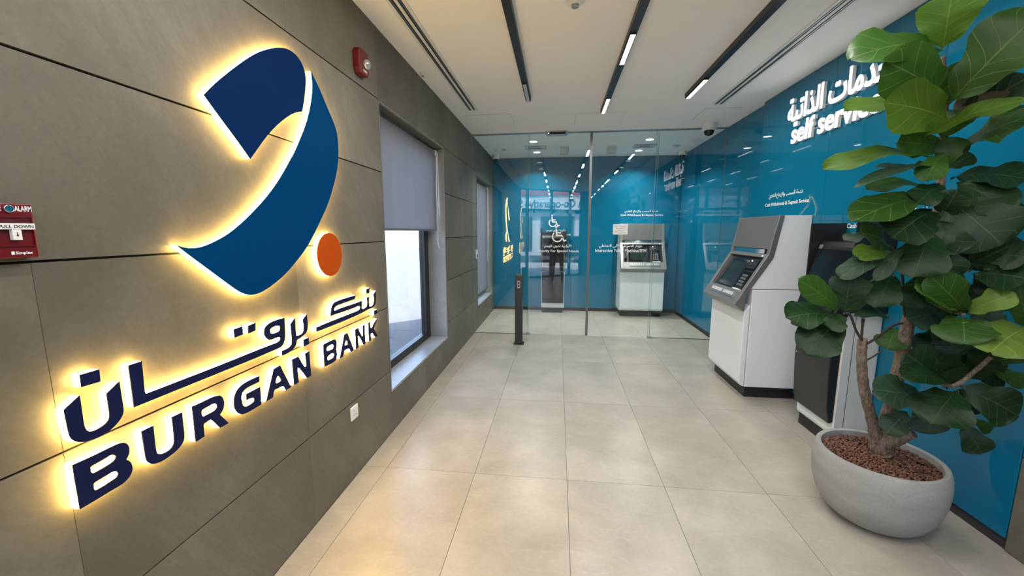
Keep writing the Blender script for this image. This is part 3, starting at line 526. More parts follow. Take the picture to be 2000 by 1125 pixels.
# reveals, sills, windows
def window(n, Wd, blind_z, label):
    y0, y1, z0, z1 = Wd
    w = thing('window_%d' % n, None, None, (0, 0, 0)); struct(w, label)
    d = -0.20
    t = 0.012
    def slabr(nm, a, b, c, e, zz0, zz1, m): return box(nm, m, w, a, b, c, e, zz0, zz1)
    slabr('jamb_lining', d - .1, -.0005, y1 - t, y1, z0, z1, M['daylit_jamb'])
    slabr('jamb_lining', d - .1, -.0005, y0, y0 + t, z0, z1, M['slab'])
    slabr('head_lining', d - .1, -.0005, y0, y1, z1 - t, z1, M['slab'])
    slabr('window_sill', d - .1, .004, y0, y1, z0, z0 + .02, M['sill'])
    for a, b, c, e in ((y0 - .006, y0 + .002, z0, z1), (y1 - .002, y1 + .006, z0, z1)):
        slabr('edge_trim', -.02, .003, a, b, c, e, M['alu'])
    slabr('edge_trim', -.02, .003, y0, y1, z1 - .002, z1 + .006, M['alu'])
    f = .075
    zb = z0 + .02
    fr = M['black']
    slabr('frame_rail', d - .06, d, y0 + t, y1 - t, zb, zb + f, fr)
    slabr('frame_rail', d - .06, d, y0 + t, y1 - t, z1 - t - f, z1 - t, fr)
    slabr('frame_stile', d - .06, d, y0 + t, y0 + t + f, zb + f, z1 - t - f, fr)
    slabr('frame_stile', d - .06, d, y1 - t - f - .06, y1 - t, zb + f, z1 - t - f, fr)
    slabr('glass_pane', d - .035, d - .029, y0 + t + f, y1 - t - f - .06, zb + f, z1 - t - f, M['wglass'])
    # roller blind
    bx = -0.10
    b = thing('roller_blind', 'pale lavender grey roller blind ' + ('half drawn over the near window' if n == 1 else 'fully drawn over the far window behind the glass'), 'blind', (bx, (y0 + y1) / 2, z1 - .05))
    L2 = (y1 - y0) / 2 - .05
    MB().tube([(0, -L2, 0), (0, L2, 0)], .024, 14).build('roller_tube', M['steel_dark'], b, smooth=True)
    top = -.01; bot = blind_z - (z1 - .05)
    n_ = 70; vs = []; fs = []
    for k in range(n_ + 1):
        y = -L2 + .012 + (2 * L2 - .024) * k / n_
        for q, zz in enumerate((top, top * .5 + bot * .5, bot)):
            amp = (.002, .005, .0045)[q]
            vs.append((.020 + amp * math.sin(k * .72 + .5 * math.sin(k * .31)), y, zz))
    for k in range(n_):
        for q in range(2): fs.append((k * 3 + q, k * 3 + q + 1, k * 3 + q + 4, k * 3 + q + 3))
    MB().add(vs, fs).build('fabric', M['blind'], b, smooth=True)
    MB().box(.012, .028, -L2 + .01, L2 - .01, bot - .02, bot).build('bottom_rail', M['steel_dark'], b)
    for s in (-1, 1):
        MB().tube([(0, s * L2, 0), (0, s * (L2 + .022), 0)], .034, 18).build('bracket', M['white'], b, smooth=True, bevel=.003)
    ey = L2 + .014; cl = (1.0 if n == 1 else 1.35)
    pts = [(.034, ey - .01, -.0)] + [(.034 + .004 * math.sin(k * .8), ey - .015 - .012 * math.sin(k * .25), -cl * k / 14) for k in range(1, 15)]
    pts += [(.034, ey + .0, -cl - .035), (.036, ey + .02, -cl - .05), (.038, ey + .036, -cl - .02)]
    pts += [(.040, ey + .034 - .022 * k / 14, -cl + cl * k / 14) for k in range(0, 15)]
    MB().tube(pts, .0036, 6).build('bead_chain', M['white'], b, smooth=True)
    return w
window(1, W1, 1.60, 'near window with black metal frame and pale stone sill')
window(2, W2, 0.50, 'far window behind the glass partition')

# ---- right wall: shell, blue glass panels, dark skirting, stone at the near end
struct(box('wall_right', M['joint'], None, 3.60, 3.9, facade_y(3.6) - .2, 8.2, -0.1, H), 'right wall clad in blue glass panels')
wr = bpy.data.objects['wall_right']
mb = MB().box(WN + .012, 3.60, 2.03, YS, 0.0, H).box(WF + .012, 3.60, YS, 8.0, 0.0, H)
mb.build('wall_backing', M['joint'], wr)
def bluepanel(y0, y1, x, z0=.062, z1=H - .004):
    o = MB().box(0, .0115, -(y1 - y0) / 2 + .0015, (y1 - y0) / 2 - .0015, z0, z1).build('panel', M['blue'], wr, bevel=.001, seg=1)
    o.location = (x, (y0 + y1) / 2, 0); return o
for a, b in ((2.032, 2.74), (2.74, 3.70), (3.70, YS)): bluepanel(a, b, WN)
bluepanel(YS, YG, WF); bluepanel(YG, 6.9, WF); bluepanel(6.9, YB, WF)
box('step_return', M['blue'], wr, WN, WF + .01, YS - .0005, YS + .004, .062, H - .004)
struct(box('baseboard_right', M['black'], None, WN + .014, WN + .03, 2.03, YS, 0, .062))
struct(box('baseboard_far_right', M['black'], None, WF + .011, WF + .03, YS, YB, 0, .062))
for r in range(6):
    for a, b in ((-3.4, -2.0), (-2.0, -0.65), (-0.65, 0.70), (0.70, 2.026)):
        o = slab(a, b, ZR[r], ZR[r + 1], parent=wr, x0=WN, x1=3.60)

# ---- back wall with blue panels
wall_back = struct(box('wall_back', M['joint'], None, -0.02, 3.9, 7.93, 8.2, -0.1, H), 'back wall clad in blue glass panels')
MB().box(0.0, 2.35, YB + .012, 7.93, 0, H).box(2.35, 3.6, YB + .05, 7.93, 0, H).build('wall_backing', M['joint'], wall_back)
for a, b, y in ((0.0, 0.76, YB), (0.76, 1.56, YB), (1.56, 2.35, YB), (2.35, 3.56, YB + .035)):
    o = MB().box(-(b - a) / 2 + .0015, (b - a) / 2 - .0015, 0, .0115, .062, H - .004).build('panel', M['blue'], wall_back, bevel=.001, seg=1)
    o.location = ((a + b) / 2, y, 0)
box('step_return', M['blue'], wall_back, 2.346, 2.35, YB, YB + .04, .062, H - .004)
struct(box('baseboard_back', M['black'], None, 0.0, 2.35, YB + .014, YB + .03, 0, .062))
struct(box('baseboard_back_right', M['black'], None, 2.35, 3.56, YB + .048, YB + .06, 0, .062))

# ---- entrance front behind the viewer
P0, P1 = Vector((0.0, facade_y(0.0), 0)), Vector((3.6, facade_y(3.6), 0))
fdir = (P1 - P0).normalized(); fn_ = Vector((-fdir.y, fdir.x, 0)); flen = (P1 - P0).length
fz = math.atan2(fdir.y, fdir.x)
wf = thing('wall_front', None, None, tuple(P0), fz); struct(wf, 'entrance front of black metal frames and glass')
def fbar(nm, m, a, b, z0, z1, t=.07): return box(nm, m, wf, a, b, -t / 2, t / 2, z0, z1)
fend = 2.45
fbar('sill_rail', M['black'], 0, fend, 0, .06); fbar('transom_rail', M['black'], 0, fend, 2.2, 2.33); fbar('head_rail', M['black'], 0, fend, H - .05, H)
MUL = [0.0, 0.30, 1.22, 1.98, fend]
for r in range(6): fbar('slab', M['slab'], fend + .004, flen, ZR[r] + .003, ZR[r + 1] - .003, .2)
for a in MUL: fbar('mullion', M['black'], max(a - .04, 0), min(a + .04, fend), .06, H - .05, .08)
for a, b in zip(MUL, MUL[1:]):
    fbar('glass_pane', M['wglass'], a + .04, b - .04, .06, 2.2, .008); fbar('glass_pane', M['wglass'], a + .04, b - .04, 2.33, H - .05, .008)

# ---- glass partition
part = thing('glass_partition', 'frameless glass partition with sliding door leaves across the room', 'glass partition', (0, YG, 0))
def pane(nm, x0, x1, y, z0=.008, z1=H - .012):
    o = MB().box(x0, x1, y, y + .010, z0, z1).build(nm, M['glass'], part)
    for nm2, xa, xb in (('pane_edge', x0 - .0015, x0), ('pane_edge', x1, x1 + .0015)):
        box(nm2, M['gedge'], o, xa, xb, y, y + .010, z0, z1)
    return o
pane('fixed_pane', .004, .855, 0.0); pane('fixed_pane', 2.63, WF - .004, 0.0)
dl = pane('door_leaf', .825, 1.722, .03); dr = pane('door_leaf', 1.742, 2.665, .03)
MB().box(1.715, 1.731, .018, .052, .006, H - .012).build('edge_profile', M['post'], dl)
MB().box(1.733, 1.749, .018, .052, .006, H - .012).build('edge_profile', M['post'], dr)
box('head_channel', M['alu'], part, .002, WF - .002, -.006, .05, H - .012, H)
box('floor_channel', M['steel_dark'], part, .002, .855, -.004, .016, 0, .008); box('floor_channel', M['steel_dark'], part, 2.63, WF - .002, -.004, .016, 0, .008)
for x in (.84, 2.665):
    box('floor_guide', M['alu'], part, x - .035, x + .035, -.03, .055, 0, .022, bevel=.003)
sens = box('door_sensor', M['alu'], None, 1.09, 1.385, YG - .075, YG - .008, H - .055, H - .0005, bevel=.004)
tag(sens, 'slim grey motion sensor bar above the glass doors', 'sensor')
box('sensor_window', M['gloss'], sens, 1.11, 1.365, YG - .0775, YG - .074, H - .046, H - .018)
box('sensor_led', M['lamp'], sens, 1.118, 1.128, YG - .079, YG - .0774, H - .036, H - .028)

# ---- exterior: paving, boundary wall, road and shop across the street
def brick_mat(name, c1, c2, mortar, scale, rough=0.8):
    m = mat(name, c1, rough); N, L, B = nodes(m); tc = N.new('ShaderNodeTexCoord'); b = N.new('ShaderNodeTexBrick')
    b.inputs['Color1'].default_value = (*c1, 1); b.inputs['Color2'].default_value = (*c2, 1); b.inputs['Mortar'].default_value = (*mortar, 1)
    b.inputs['Scale'].default_value = scale; b.inputs['Mortar Size'].default_value = .012; L.new(tc.outputs['Object'], b.inputs['Vector']); L.new(b.outputs[0], B.inputs['Base Color']); return m
M['paving'] = brick_mat('street_paving', (0.075, 0.075, 0.076), (0.092, 0.092, 0.093), (0.05, 0.05, 0.05), 2.4)
struct(box('paving', M['paving'], None, -40, 40, -45, 40, -.3, -.10), 'sunlit street paving outside')
M['limestone'] = stone_mat('limestone', (0.16, 0.155, 0.145), (0.19, 0.183, 0.17), (0.22, 0.213, 0.2), .8, False, 30)
M['bounce_ground'] = brick_mat('bounce_ground_slabs', (0.55, 0.52, 0.47), (0.60, 0.57, 0.52), (0.35, 0.33, 0.3), 1.2)
struct(MB().prism([[(-.3, -1.5), (4.2, -4.1), (12, -4.1), (12, -9), (-6, -9), (-6, -1.5)]], -.1, -.06, lambda u, v, w: (u, v, w)).build('bounce_ground', M['bounce_ground']), 'pale ground added outside the entrance to bounce sunlight onto the ceiling')  # unseen pale ground, added to throw sunlight up onto the ceiling
bw = tag(thing('boundary_wall', 'pale limestone block wall outside across the paving', 'wall', (-8.4, 6, -.1)), None, None)
box('wall_core', M['joint'], bw, -.3, 0, -6, 14, 0, 3.4)
for r in range(4):
    for k in range(14):
        a = -6 + k * 1.4 + (.7 if r % 2 else 0)
        if a > 13: continue
        o = MB().box(0, .03, .008, min(1.4, 14 - a) - .008, .008, .85 - .008).build('stone_block', M['limestone'], bw); o.location = (0, a, r * .85)
shop = thing('shop_building', 'white shop building with red roof band across the street', 'building', (1.0, -15.5, -.1))
M['shopwhite'] = mat('shop_white', (0.72, 0.72, 0.72), .6); M['shopred'] = mat('shop_red', (0.45, 0.03, 0.04), .5); M['shopdark'] = mat('shop_glazing', (0.05, 0.06, 0.07), .1)
box('wall', M['shopwhite'], shop, -14, 14, -6, -.4, 0, 4.8); box('fascia', M['shopwhite'], shop, -14, 14, -.4, 0, 3.05, 4.1); box('roof_band', M['shopred'], shop, -14, 14, -.45, .1, 4.1, 4.75)
for k in range(9):
    box('shop_window', M['shopdark'], shop, -12.5 + k * 2.9, -10.2 + k * 2.9, -.41, -.34, .3, 2.7)
t = lettering('fascia_lettering', 'Adailiya Co-operative Society', M['shopdark'], 'street', (3.6, .0, 3.3), width=7.6, height=.72, depth=.03, bold=.02, parent=shop)
for k, (x, y) in enumerate(((-3.2, -9.5), (2.6, -10.5))):
    c = thing('parked_car', ('dark' if k else 'silver') + ' parked car out on the street behind the entrance', 'car', (x, y, -.1))
    cm = mat('car_paint_%d' % k, (.05, .06, .08) if k else (.5, .52, .54), .2, .6)
    prof = [(-2.2, .35), (-2.15, .8), (-1.2, .95), (-.6, 1.42), (.9, 1.45), (1.6, .98), (2.2, .9), (2.25, .35)]
    MB().prism([prof], -.85, .85, lambda u, v, w: (u, w, v)).build('body', cm, c, bevel=.08)
    MB().prism([[(-1.05, .98), (-.55, 1.36), (.85, 1.39), (1.42, 1.0)]], -.87, .87, lambda u, v, w: (u, w, v)).build('side_glass', M['gloss'], c)
    for wx in (-1.4, 1.4):
        for wy in (-.88, .7):
            MB().tube([(wx, wy, .33), (wx, wy + .2, .33)], .33, 20).build('wheel', M['black'], c, smooth=True)

# ============================================================ WALL SIGN (left wall)
def smooth_loop(p, it=2):
    for _ in range(it):
        n = len(p); out = []
        for i in range(n):
            a, b, c = Vector(p[i - 1]), Vector(p[i]), Vector(p[(i + 1) % n])
            e, f = b - a, c - b
            if e.length < 1e-6 or f.length < 1e-6: continue
            if e.angle(f) > math.radians(42): out.append(tuple(b))
            else:
                out.append(tuple(b - e * .25)); out.append(tuple(b + f * .25))
        p = out
    return p
sign = thing('bank_sign', 'halo lit bank sign with blue ribbon logo and raised navy letters', 'sign', (0, 1.4, .8))
LY, LZ = 1.4, .8
def sign_piece(name, loops, face, d0=.004, d1=.0265, d2=.030, it=2):
    loops = [smooth_loop(l, it) for l in loops]
    pl = lambda u, v, w: (w, u - LY, v - LZ)
    o = MB().prism(loops, d1, d2, pl).build(name, face, sign)
    MB().prism(loops, d0, d1, pl).build('lit_edge', M['halo'], o)
    return o
NM = {'letter_b2': 'letter_b', 'letter_a2': 'letter_a', 'letter_n2': 'letter_n', 'qaf_dot2': 'dot', 'noon_dot2': 'dot', 'ba_dot2': 'dot', 'noon_dot': 'dot', 'qaf_dot': 'dot', 'ba_dot': 'dot'}
for k, loops in SIGN.items():
    if k == 'swoosh_upper': sign_piece('ribbon_upper', loops, M['deep'], it=3)
    elif k == 'swoosh_lower': sign_piece('ribbon_lower', loops, M['azure'], it=3)
    else: sign_piece(NM.get(k, k), loops, M['navy'], it=(0 if 'dot' in k else 2))
sign_piece('orange_disc', [[(2.053 + .119 * math.cos(t), 1.447 + .119 * math.sin(t)) for t in [2 * math.pi * i / 48 for i in range(48)]]], M['orange'], it=0)

# ---- small things on the left wall
al = thing('fire_alarm_station', 'red fire alarm pull station with white handle on stone wall', 'fire alarm', (0, .780, 1.575))
MB().box(0, .03, -.041, .041, -.063, .063).build('housing', M['red'], al, bevel=.003)
MB().box(.03, .033, -.036, .036, -.036, -.034).box(.03, .033, -.036, .036, .030, .032).box(.03, .033, -.036, -.034, -.034, .03).box(.03, .033, .034, .036, -.034, .03).build('frame', M['red'], al)
box('recess', M['dred'], al, .03, .031, -.034, .034, .0, .03)
hd = MB().box(.031, .041, -.0335, .0335, .003, .017).build('pull_handle', M['white'], al, bevel=.001)
MB().box(.031, .041, -.008, .008, -.021, .0028).build('handle_stem', M['white'], hd, bevel=.001)
lettering('handle_lettering', 'PULL DOWN', M['ink'], 'left', (.0412, -.030, .0065), width=.060, height=.007, depth=.0004, bold=.01, parent=al)
MB().prism([[(-.0008, -.003), (.0008, -.003), (.0008, -.009), (.003, -.009), (0, -.0135), (-.003, -.009), (-.0008, -.009)]], .041, .0414, lambda u, v, w: (w, u, v)).build('arrow', M['ink'], al)
lettering('alarm_lettering', 'ALARM', M['vinyl'], 'left', (.0302, .0085, .045), width=.030, height=.0125, depth=.0005, bold=.01, parent=al)
lettering('fire_lettering', 'FIRE', M['vinyl'], 'left', (.0302, -.036, .045), width=.022, height=.0125, depth=.0005, bold=.01, parent=al)
lettering('maker_lettering', 'Simplex', M['vinyl'], 'left', (.0302, -.002, -.054), width=.030, height=.0085, depth=.0005, bold=.015, parent=al)
MB().box(.0302, .0307, -.0095, -.0040, -.0545, -.0475).build('maker_mark', M['vinyl'], al)
MB().tube([(.03, -.003, .050), (.036, -.003, .050)], .0085, 20).build('lock', M['chrome'], al, smooth=True, bevel=.001)

fs = thing('fire_strobe', 'red fire strobe with clear lens high on the stone wall', 'fire alarm', (0, 2.545, 2.63))
MB().prism([[(-.065, -.045), (-.05, -.075), (.05, -.075), (.065, -.045), (.065, .05), (.05, .075), (-.05, .075), (-.065, .05)]], 0, .045, lambda u, v, w: (w, u, v)).build('housing', M['red'], fs, bevel=.008)
MB().lathe([(.001, 0), (.030, 0), (.032, .01), (.026, .024), (.012, .032), (.001, .033)], n=20).build('lens', M['clear'], fs, smooth=True)
ln = fs.children[-1]; ln.rotation_euler = (0, math.pi / 2, 0); ln.location = (.045, .012, -.008)
lettering('fire_lettering', 'FIRE', M['vinyl'], 'left', (.0455, -.02, -.058), width=.05, height=.014, depth=.0006, bold=.01, parent=fs)

so = thing('wall_socket', 'white square wall socket low on the stone wall', 'socket', (0, 2.248, .43))
MB().box(0, .009, -.043, .043, -.043, .043).build('plate', M['white'], so, bevel=.003)
for a, b in ((0, .010), (-.011, -.012), (.011, -.012)):
    MB().box(.0088, .0094, a - .0025, a + .0025, b - .004, b + .004).build('socket_hole', M['ink'], so)
MB().box(.009, .0115, .018, .030, .018, .034).build('switch', M['white'], so, bevel=.001)

rd = thing('access_reader', 'small white access reader on the wall beside the far window', 'card reader', (0, 6.11, 1.22))
MB().box(0, .02, -.03, .03, -.07, .07).build('housing', M['white'], rd, bevel=.004)
MB().box(.0195, .0215, -.022, .022, -.055, .0).build('reader_window', mat('reader_blue', (.02, .03, .12), .2), rd)

# ============================================================ CEILING FIXTURES
def light_at(name, parent, loc, sx, sy, energy, col=(1, .965, .915), spread=180):
    d = bpy.data.lights.new(name, 'AREA'); d.shape = 'RECTANGLE'; d.size = sx; d.size_y = sy; d.energy = energy; d.color = col; d.spread = math.radians(spread)
    o = bpy.data.objects.new(name, d); COL.objects.link(o); o.location = loc; o.parent = parent
    return o
M['gimbal'] = mat('unlit_diffuser', (.5, .5, .5), .4)
def track(x, y0, y1, heads, label):
    t = thing('track_light', label, 'track light', (x, y1, H), 0, 'black linear ceiling tracks')
    box('track_channel', M['black'], t, -.028, .028, y0 - y1, 0, -.040, 0)
    for c, lit in heads:
        a = max(c - .255, y0) - y1; b = min(c + .255, y1 - .004) - y1
        hd = box('lamp_head', M['black'], t, -.021, .021, a, b, -.052, -.040)
        box('diffuser', M['lamp'] if lit else M['gimbal'], hd, -.016, .016, a + .006, b - .006, -.0535, -.0518)
        if lit: light_at('lamp_light', t, (0, (a + b) / 2, -.058), .034, b - a, 8.5 * LED)
    return t
track(0.945, -1.0, 4.40, [(4.14, 0), (2.2, 1), (0.88, 1), (-0.5, 1)], 'black ceiling track nearest the stone wall with dark end lamp')
track(1.775, -1.6, 4.93, [(4.65, 1), (3.29, 1), (1.86, 1), (.39, 1), (-.96, 1)], 'middle black ceiling track with two lit linear lamps')
track(2.585, -2.2, 4.49, [(4.22, 1), (2.35, 1), (.8, 1), (-.5, 1)], 'black ceiling track nearest the blue wall, lit at its end')
def slot(x0, x1, y0, y1, label):
    t = thing('slot_diffuser', label, 'air vent', ((x0 + x1) / 2, y1, H), 0, 'linear slot diffusers')
    w = (x1 - x0) / 2; L_ = y0 - y1
    box('backing', M['black'], t, -w + .006, w - .006, L_, -.004, -.002, 0)
    for a, b in ((-w, -w + .022), (-.011, .011), (w - .022, w)): box('rail', M['white'], t, a, b, L_, 0, -.007, 0)
    for a in (-w * .45, w * .45): box('blade', M['alu'], t, a - .003, a + .003, L_, -.004, -.006, -.001)
    box('end_cap', M['white'], t, -w, w, -.006, 0, -.0072, 0)
slot(.205, .325, -.9, 4.77, 'long slot diffuser in the ceiling along the stone wall')
slot(2.96, 3.085, -1.6, 4.87, 'long slot diffuser in the ceiling along the blue wall')
for k, (x0, x1, y0, y1, lb) in enumerate(((.12, .685, 4.97, 5.55, 'flush white ceiling hatch near the stone wall'), (1.47, 2.06, 5.05, 5.60, 'flush white ceiling hatch by the middle lamp'), (2.95, 3.35, 5.03, 5.53, 'flush white ceiling hatch near the dome camera'))):
    o = box('ceiling_hatch', M['ceiling'], None, x0, x1, y0, y1, H - .0025, H - .0002); tag(o, lb, 'ceiling hatch', 'ceiling hatches')
    box('frame_line', M['steel_dark'], o, x0 - .002, x1 + .002, y0 - .002, y1 + .002, H - .0012, H - .0001)
def dome(loc, label, s=1.0):
    t = thing('dome_camera', label, 'camera', loc, 0, 'dome security cameras')
    MB().lathe([(.001, 0), (.068 * s, 0), (.070 * s, -.02 * s), (.068 * s, -.062 * s), (.056 * s, -.07 * s), (.001, -.07 * s)], n=28).build('housing', M['white'], t, smooth=True)
    MB().lathe([(.048 * s, -.068 * s), (.046 * s, -.09 * s), (.036 * s, -.108 * s), (.02 * s, -.117 * s), (.001, -.12 * s)], n=24).build('dome', M['gloss'], t, smooth=True)
    return t
dome((3.235, 5.70, H), 'white dome camera on ceiling in front of the glass partition', 1.3); dome((.10, 7.55, H), 'dome camera in the back corner by the stone wall'); dome((3.45, 7.55, H), 'dome camera in the back corner by the blue wall')
def puck(name, loc, r, h, label, cat, group=None):
    t = thing(name, label, cat, loc, 0, group)
    MB().lathe([(.001, 0), (r, 0), (r, -h * .35), (r * .82, -h * .6), (r * .5, -h), (.001, -h)], n=24).build('base', M['white'], t, smooth=True)
    MB().lathe([(.001, -h * .9), (r * .42, -h * .9), (r * .36, -h * 1.35), (.001, -h * 1.4)], n=18).build('sensor_cap', M['alu'], t, smooth=True)
puck('smoke_detector', (1.36, 2.66, H), .06, .035, 'round smoke detector between the ceiling tracks', 'smoke detector')
puck('ceiling_sensor', (.05, 3.66, H), .032, .022, 'small white ceiling sensor tight against the stone wall', 'sensor')
puck('ceiling_sensor', (.20, 6.95, H), .04, .03, 'round white sensor behind the glass by the stone wall', 'sensor')
for x, y, lb in ((.335, 7.02, 'small white square sensor beside the far window ceiling'), (3.2, 7.05, 'small white square sensor near the back blue corner')):
    t = thing('motion_sensor', lb, 'sensor', (x, y, H)); MB().box(-.05, .05, -.04, .04, -.03, 0).build('housing', M['white'], t, bevel=.006); MB().box(-.03, .03, -.043, -.038, -.026, -.006).build('sensor_window', M['alu'], t)
M['frost'] = mat('frosted_lens', (.55, .58, .58), .25)
for x, y, lb in ((1.36, 6.92, 'clear boxed emergency lamp left of the door post behind glass'), (2.14, 6.97, 'clear boxed emergency lamp right of the door post behind glass')):
    t = thing('emergency_lamp', lb, 'emergency light', (x, y, H), 0, 'emergency lamps')
    MB().box(-.075, .075, -.06, .06, -.022, 0).build('base', M['white'], t, bevel=.004); MB().box(-.075, .075, -.06, .06, -.12, -.022).build('lens_box', M['frost'], t, bevel=.008); MB().box(-.045, .045, -.015, .015, -.1, -.03).build('lamp_core', M['steel_dark'], t)
for x, y, lb in ((.87, 6.48, 'lit round downlight nearest the glass on the kiosk side'), (.88, 7.33, 'lit round downlight nearest the back wall on the kiosk side'), (2.66, 6.54, 'lit round downlight nearest the glass on the teller side'), (2.66, 7.38, 'lit round downlight nearest the back wall on the teller side')):
    t = thing('downlight', lb, 'downlight', (x, y, H), 0, 'round downlights behind the glass')
    MB().lathe([(.058, 0), (.075, 0), (.075, -.004), (.058, -.006)], n=28, cap=False).build('trim_ring', M['white'], t, smooth=True)
    MB().lathe([(.001, -.001), (.058, -.001), (.058, -.004), (.001, -.004)], n=28).build('lens', M['lamp'], t)
    light_at('downlight_light', t, (0, 0, -.012), .1, .1, 13 * LED, spread=130)
for x, y, lb in ((.88, 6.93, 'square ceiling grille between the kiosk side downlights'), (2.68, 7.0, 'square ceiling grille between the teller side downlights')):
    t = thing('air_grille', lb, 'air vent', (x, y, H), 0, 'square air grilles')
    for q in range(3):
        a = .17 - .05 * q
        for s in (-1, 1): box('grille_bar', M['alu'], t, -a, a, s * a * .7 - .006, s * a * .7 + .006, -.008, 0); box('grille_bar', M['alu'], t, s * a - .006, s * a + .006, -a * .7, a * .7, -.008, 0)

# ============================================================ SELF SERVICE SIGN AND WALL LETTERING
ss = thing('self_service_sign', 'white lit self service sign in raised letters on blue wall', 'sign', (WN, 3.65, 2.4))
for nm, tx, bd, oy, oz, w_, h_ in (('arabic_letters', arabic('الخدمات الذاتية'), .022, .66, .215, 1.33, .27), ('english_letters', 'self service', .02, .565, .005, 1.07, .185)):
    bodyl = lettering(nm, tx, M['powder'], 'right', (-.004, oy, oz), width=w_, height=h_, depth=.026, bold=bd, parent=ss)
    lettering('lit_face', tx, M['cold'], 'right', (-.0300, oy, oz), width=w_, height=h_, depth=.003, bold=bd, parent=bodyl)
for w, z, y in ((1.33, .225, .66), (1.07, .065, .565)):
    box('mounting_rail', M['alu'], ss, -.0042, -.0005, y - w, y, z, z + .012)
def wall_text(face, arb, eng, label, o1, w1, h1, o2, w2, h2, loc, name='wall_lettering', m=None):
    t = thing(name, label, 'lettering', loc)
    lettering('arabic_line', arabic(arb), m or M['vinyl'], face, o1, width=w1, height=h1, parent=t, bold=.012)
    lettering('english_line', eng, m or M['vinyl'], face, o2, width=w2, height=h2, parent=t, bold=.012)
    return t
CW = 'خدمة السحب والإيداع النقدي'
wall_text('right', CW, 'Cash Withdrawal & Deposit Service', 'white cash withdrawal lettering on blue wall above the near teller machine', (-.0002, .32, .092), .60, .058, (-.0002, .38, 0), .755, .046, (WN, 4.27, 1.838))
wall_text('right', CW, 'Cash Withdrawal & Deposit Service', 'white lettering on blue wall half hidden by the fig leaves', (-.0002, .02, .095), .62, .06, (-.0002, .08, 0), .755, .046, (WN, 3.30, 1.60))
wall_text('front', CW, 'Cash Withdrawal & Deposit Service', 'white cash withdrawal lettering above the teller machine behind glass', (.07, -.0002, .075), .62, .06, (0, -.0002, 0), .79, .048, (2.47, YB + .035, 1.868))
ITM = 'جهاز الصراف الآلي التفاعلي'
wall_text('front', ITM, 'Interactive Teller Machine/ITM', 'white interactive teller machine lettering on the glass door', (.05, -.0002, .075), .62, .062, (0, -.0002, 0), .73, .046, (1.83, YG + .0298, 1.275), 'glass_lettering')
PR = 'الأولوية لذوي الهمم'
def wheelchair(parent, ox, oz, s, y=-.0004, m=None):
    m = m or M['vinyl']; fr = lambda u, v, w: (ox + u * s, y - w, oz + v * s)
    arc = [(math.cos(t), math.sin(t)) for t in [math.radians(a) for a in range(130, 361, 10)]]
    ring = [(-.02 + .34 * c, .34 + .34 * q) for c, q in arc] + [(-.02 + .26 * c, .34 + .26 * q) for c, q in reversed(arc)]
    mb = MB().prism([ring], 0, .0006, fr)
    mb.prism([[(.07 * math.cos(t) - .09, .93 + .07 * math.sin(t)) for t in [2 * math.pi * k / 16 for k in range(16)]]], 0, .0006, fr)
    mb.prism([[(-.14, .82), (-.05, .82), (-.03, .62), (.2, .62), (.2, .54), (-.02, .54), (-.01, .46), (.28, .46), (.4, .14), (.52, .18), (.55, .1), (.36, .03), (.22, .37), (-.11, .37)]], 0, .0006, fr)
    return mb.build('wheelchair_symbol', m, parent)
t = wall_text('front', PR, 'Priority For Special Needs', 'white wheelchair symbol and priority lettering on the glass door', (.10, -.0002, .075), .40, .062, (0, -.0002, 0), .61, .046, (.98, YG + .0298, 1.27), 'glass_lettering')
wheelchair(t, .295, .145, .24)
t = wall_text('front', PR, 'Priority For Special Needs', 'faint wheelchair symbol and priority lettering on back wall above kiosk', (.12, -.0002, .08), .40, .06, (0, -.0002, 0), .60, .046, (.93, YB, 1.50))
wheelchair(t, .25, .16, .24)
# notice sheet on the glass
ns = thing('paper_notice', 'small white printed paper notice taped to the glass door', 'notice', (2.18, YG + .0298, 1.605))
MB().box(-.105, .105, -.0012, 0, -.075, .075).build('sheet', M['paper'], ns)
for z, tx, w in ((.038, 'Dear customers', .15), (.012, 'This machine is', .12), (-.014, 'temporarily', .09), (-.04, 'Out of service', .15)):
    lettering('print_line', tx, M['ink'], 'front', (0, -.0013, z - .006), width=w, height=.016, depth=.0003, parent=ns, align='c')

# ============================================================ BOLLARD
bo = thing('door_bollard', 'slim black bollard with push button in front of the glass', 'bollard', (.752, 5.405, 0))
MB().box(-.072, .072, -.07, .07, 0, .01).build('base_plate', M['satin'], bo, bevel=.002)
MB().prism([[(-.05, .01), (.05, .01), (.05, .995), (-.05, .975)]], -.052, .052, lambda u, v, w: (w, u, v)).build('post', M['satin'], bo, bevel=.006)
pl = box('button_plate', M['alu'], bo, -.02, .02, -.054, -.0515, .80, .90, bevel=.001)
box('button', M['ink'], pl, -.012, .012, -.0555, -.0538, .815, .845); box('button', M['ink'], pl, -.012, .012, -.0555, -.0538, .855, .885)
for sx in (-.058, .058):
    for sy in (-.058, .058): MB().tube([(sx, sy, .01), (sx, sy, .015)], .006, 8).build('bolt', M['steel'], bo)

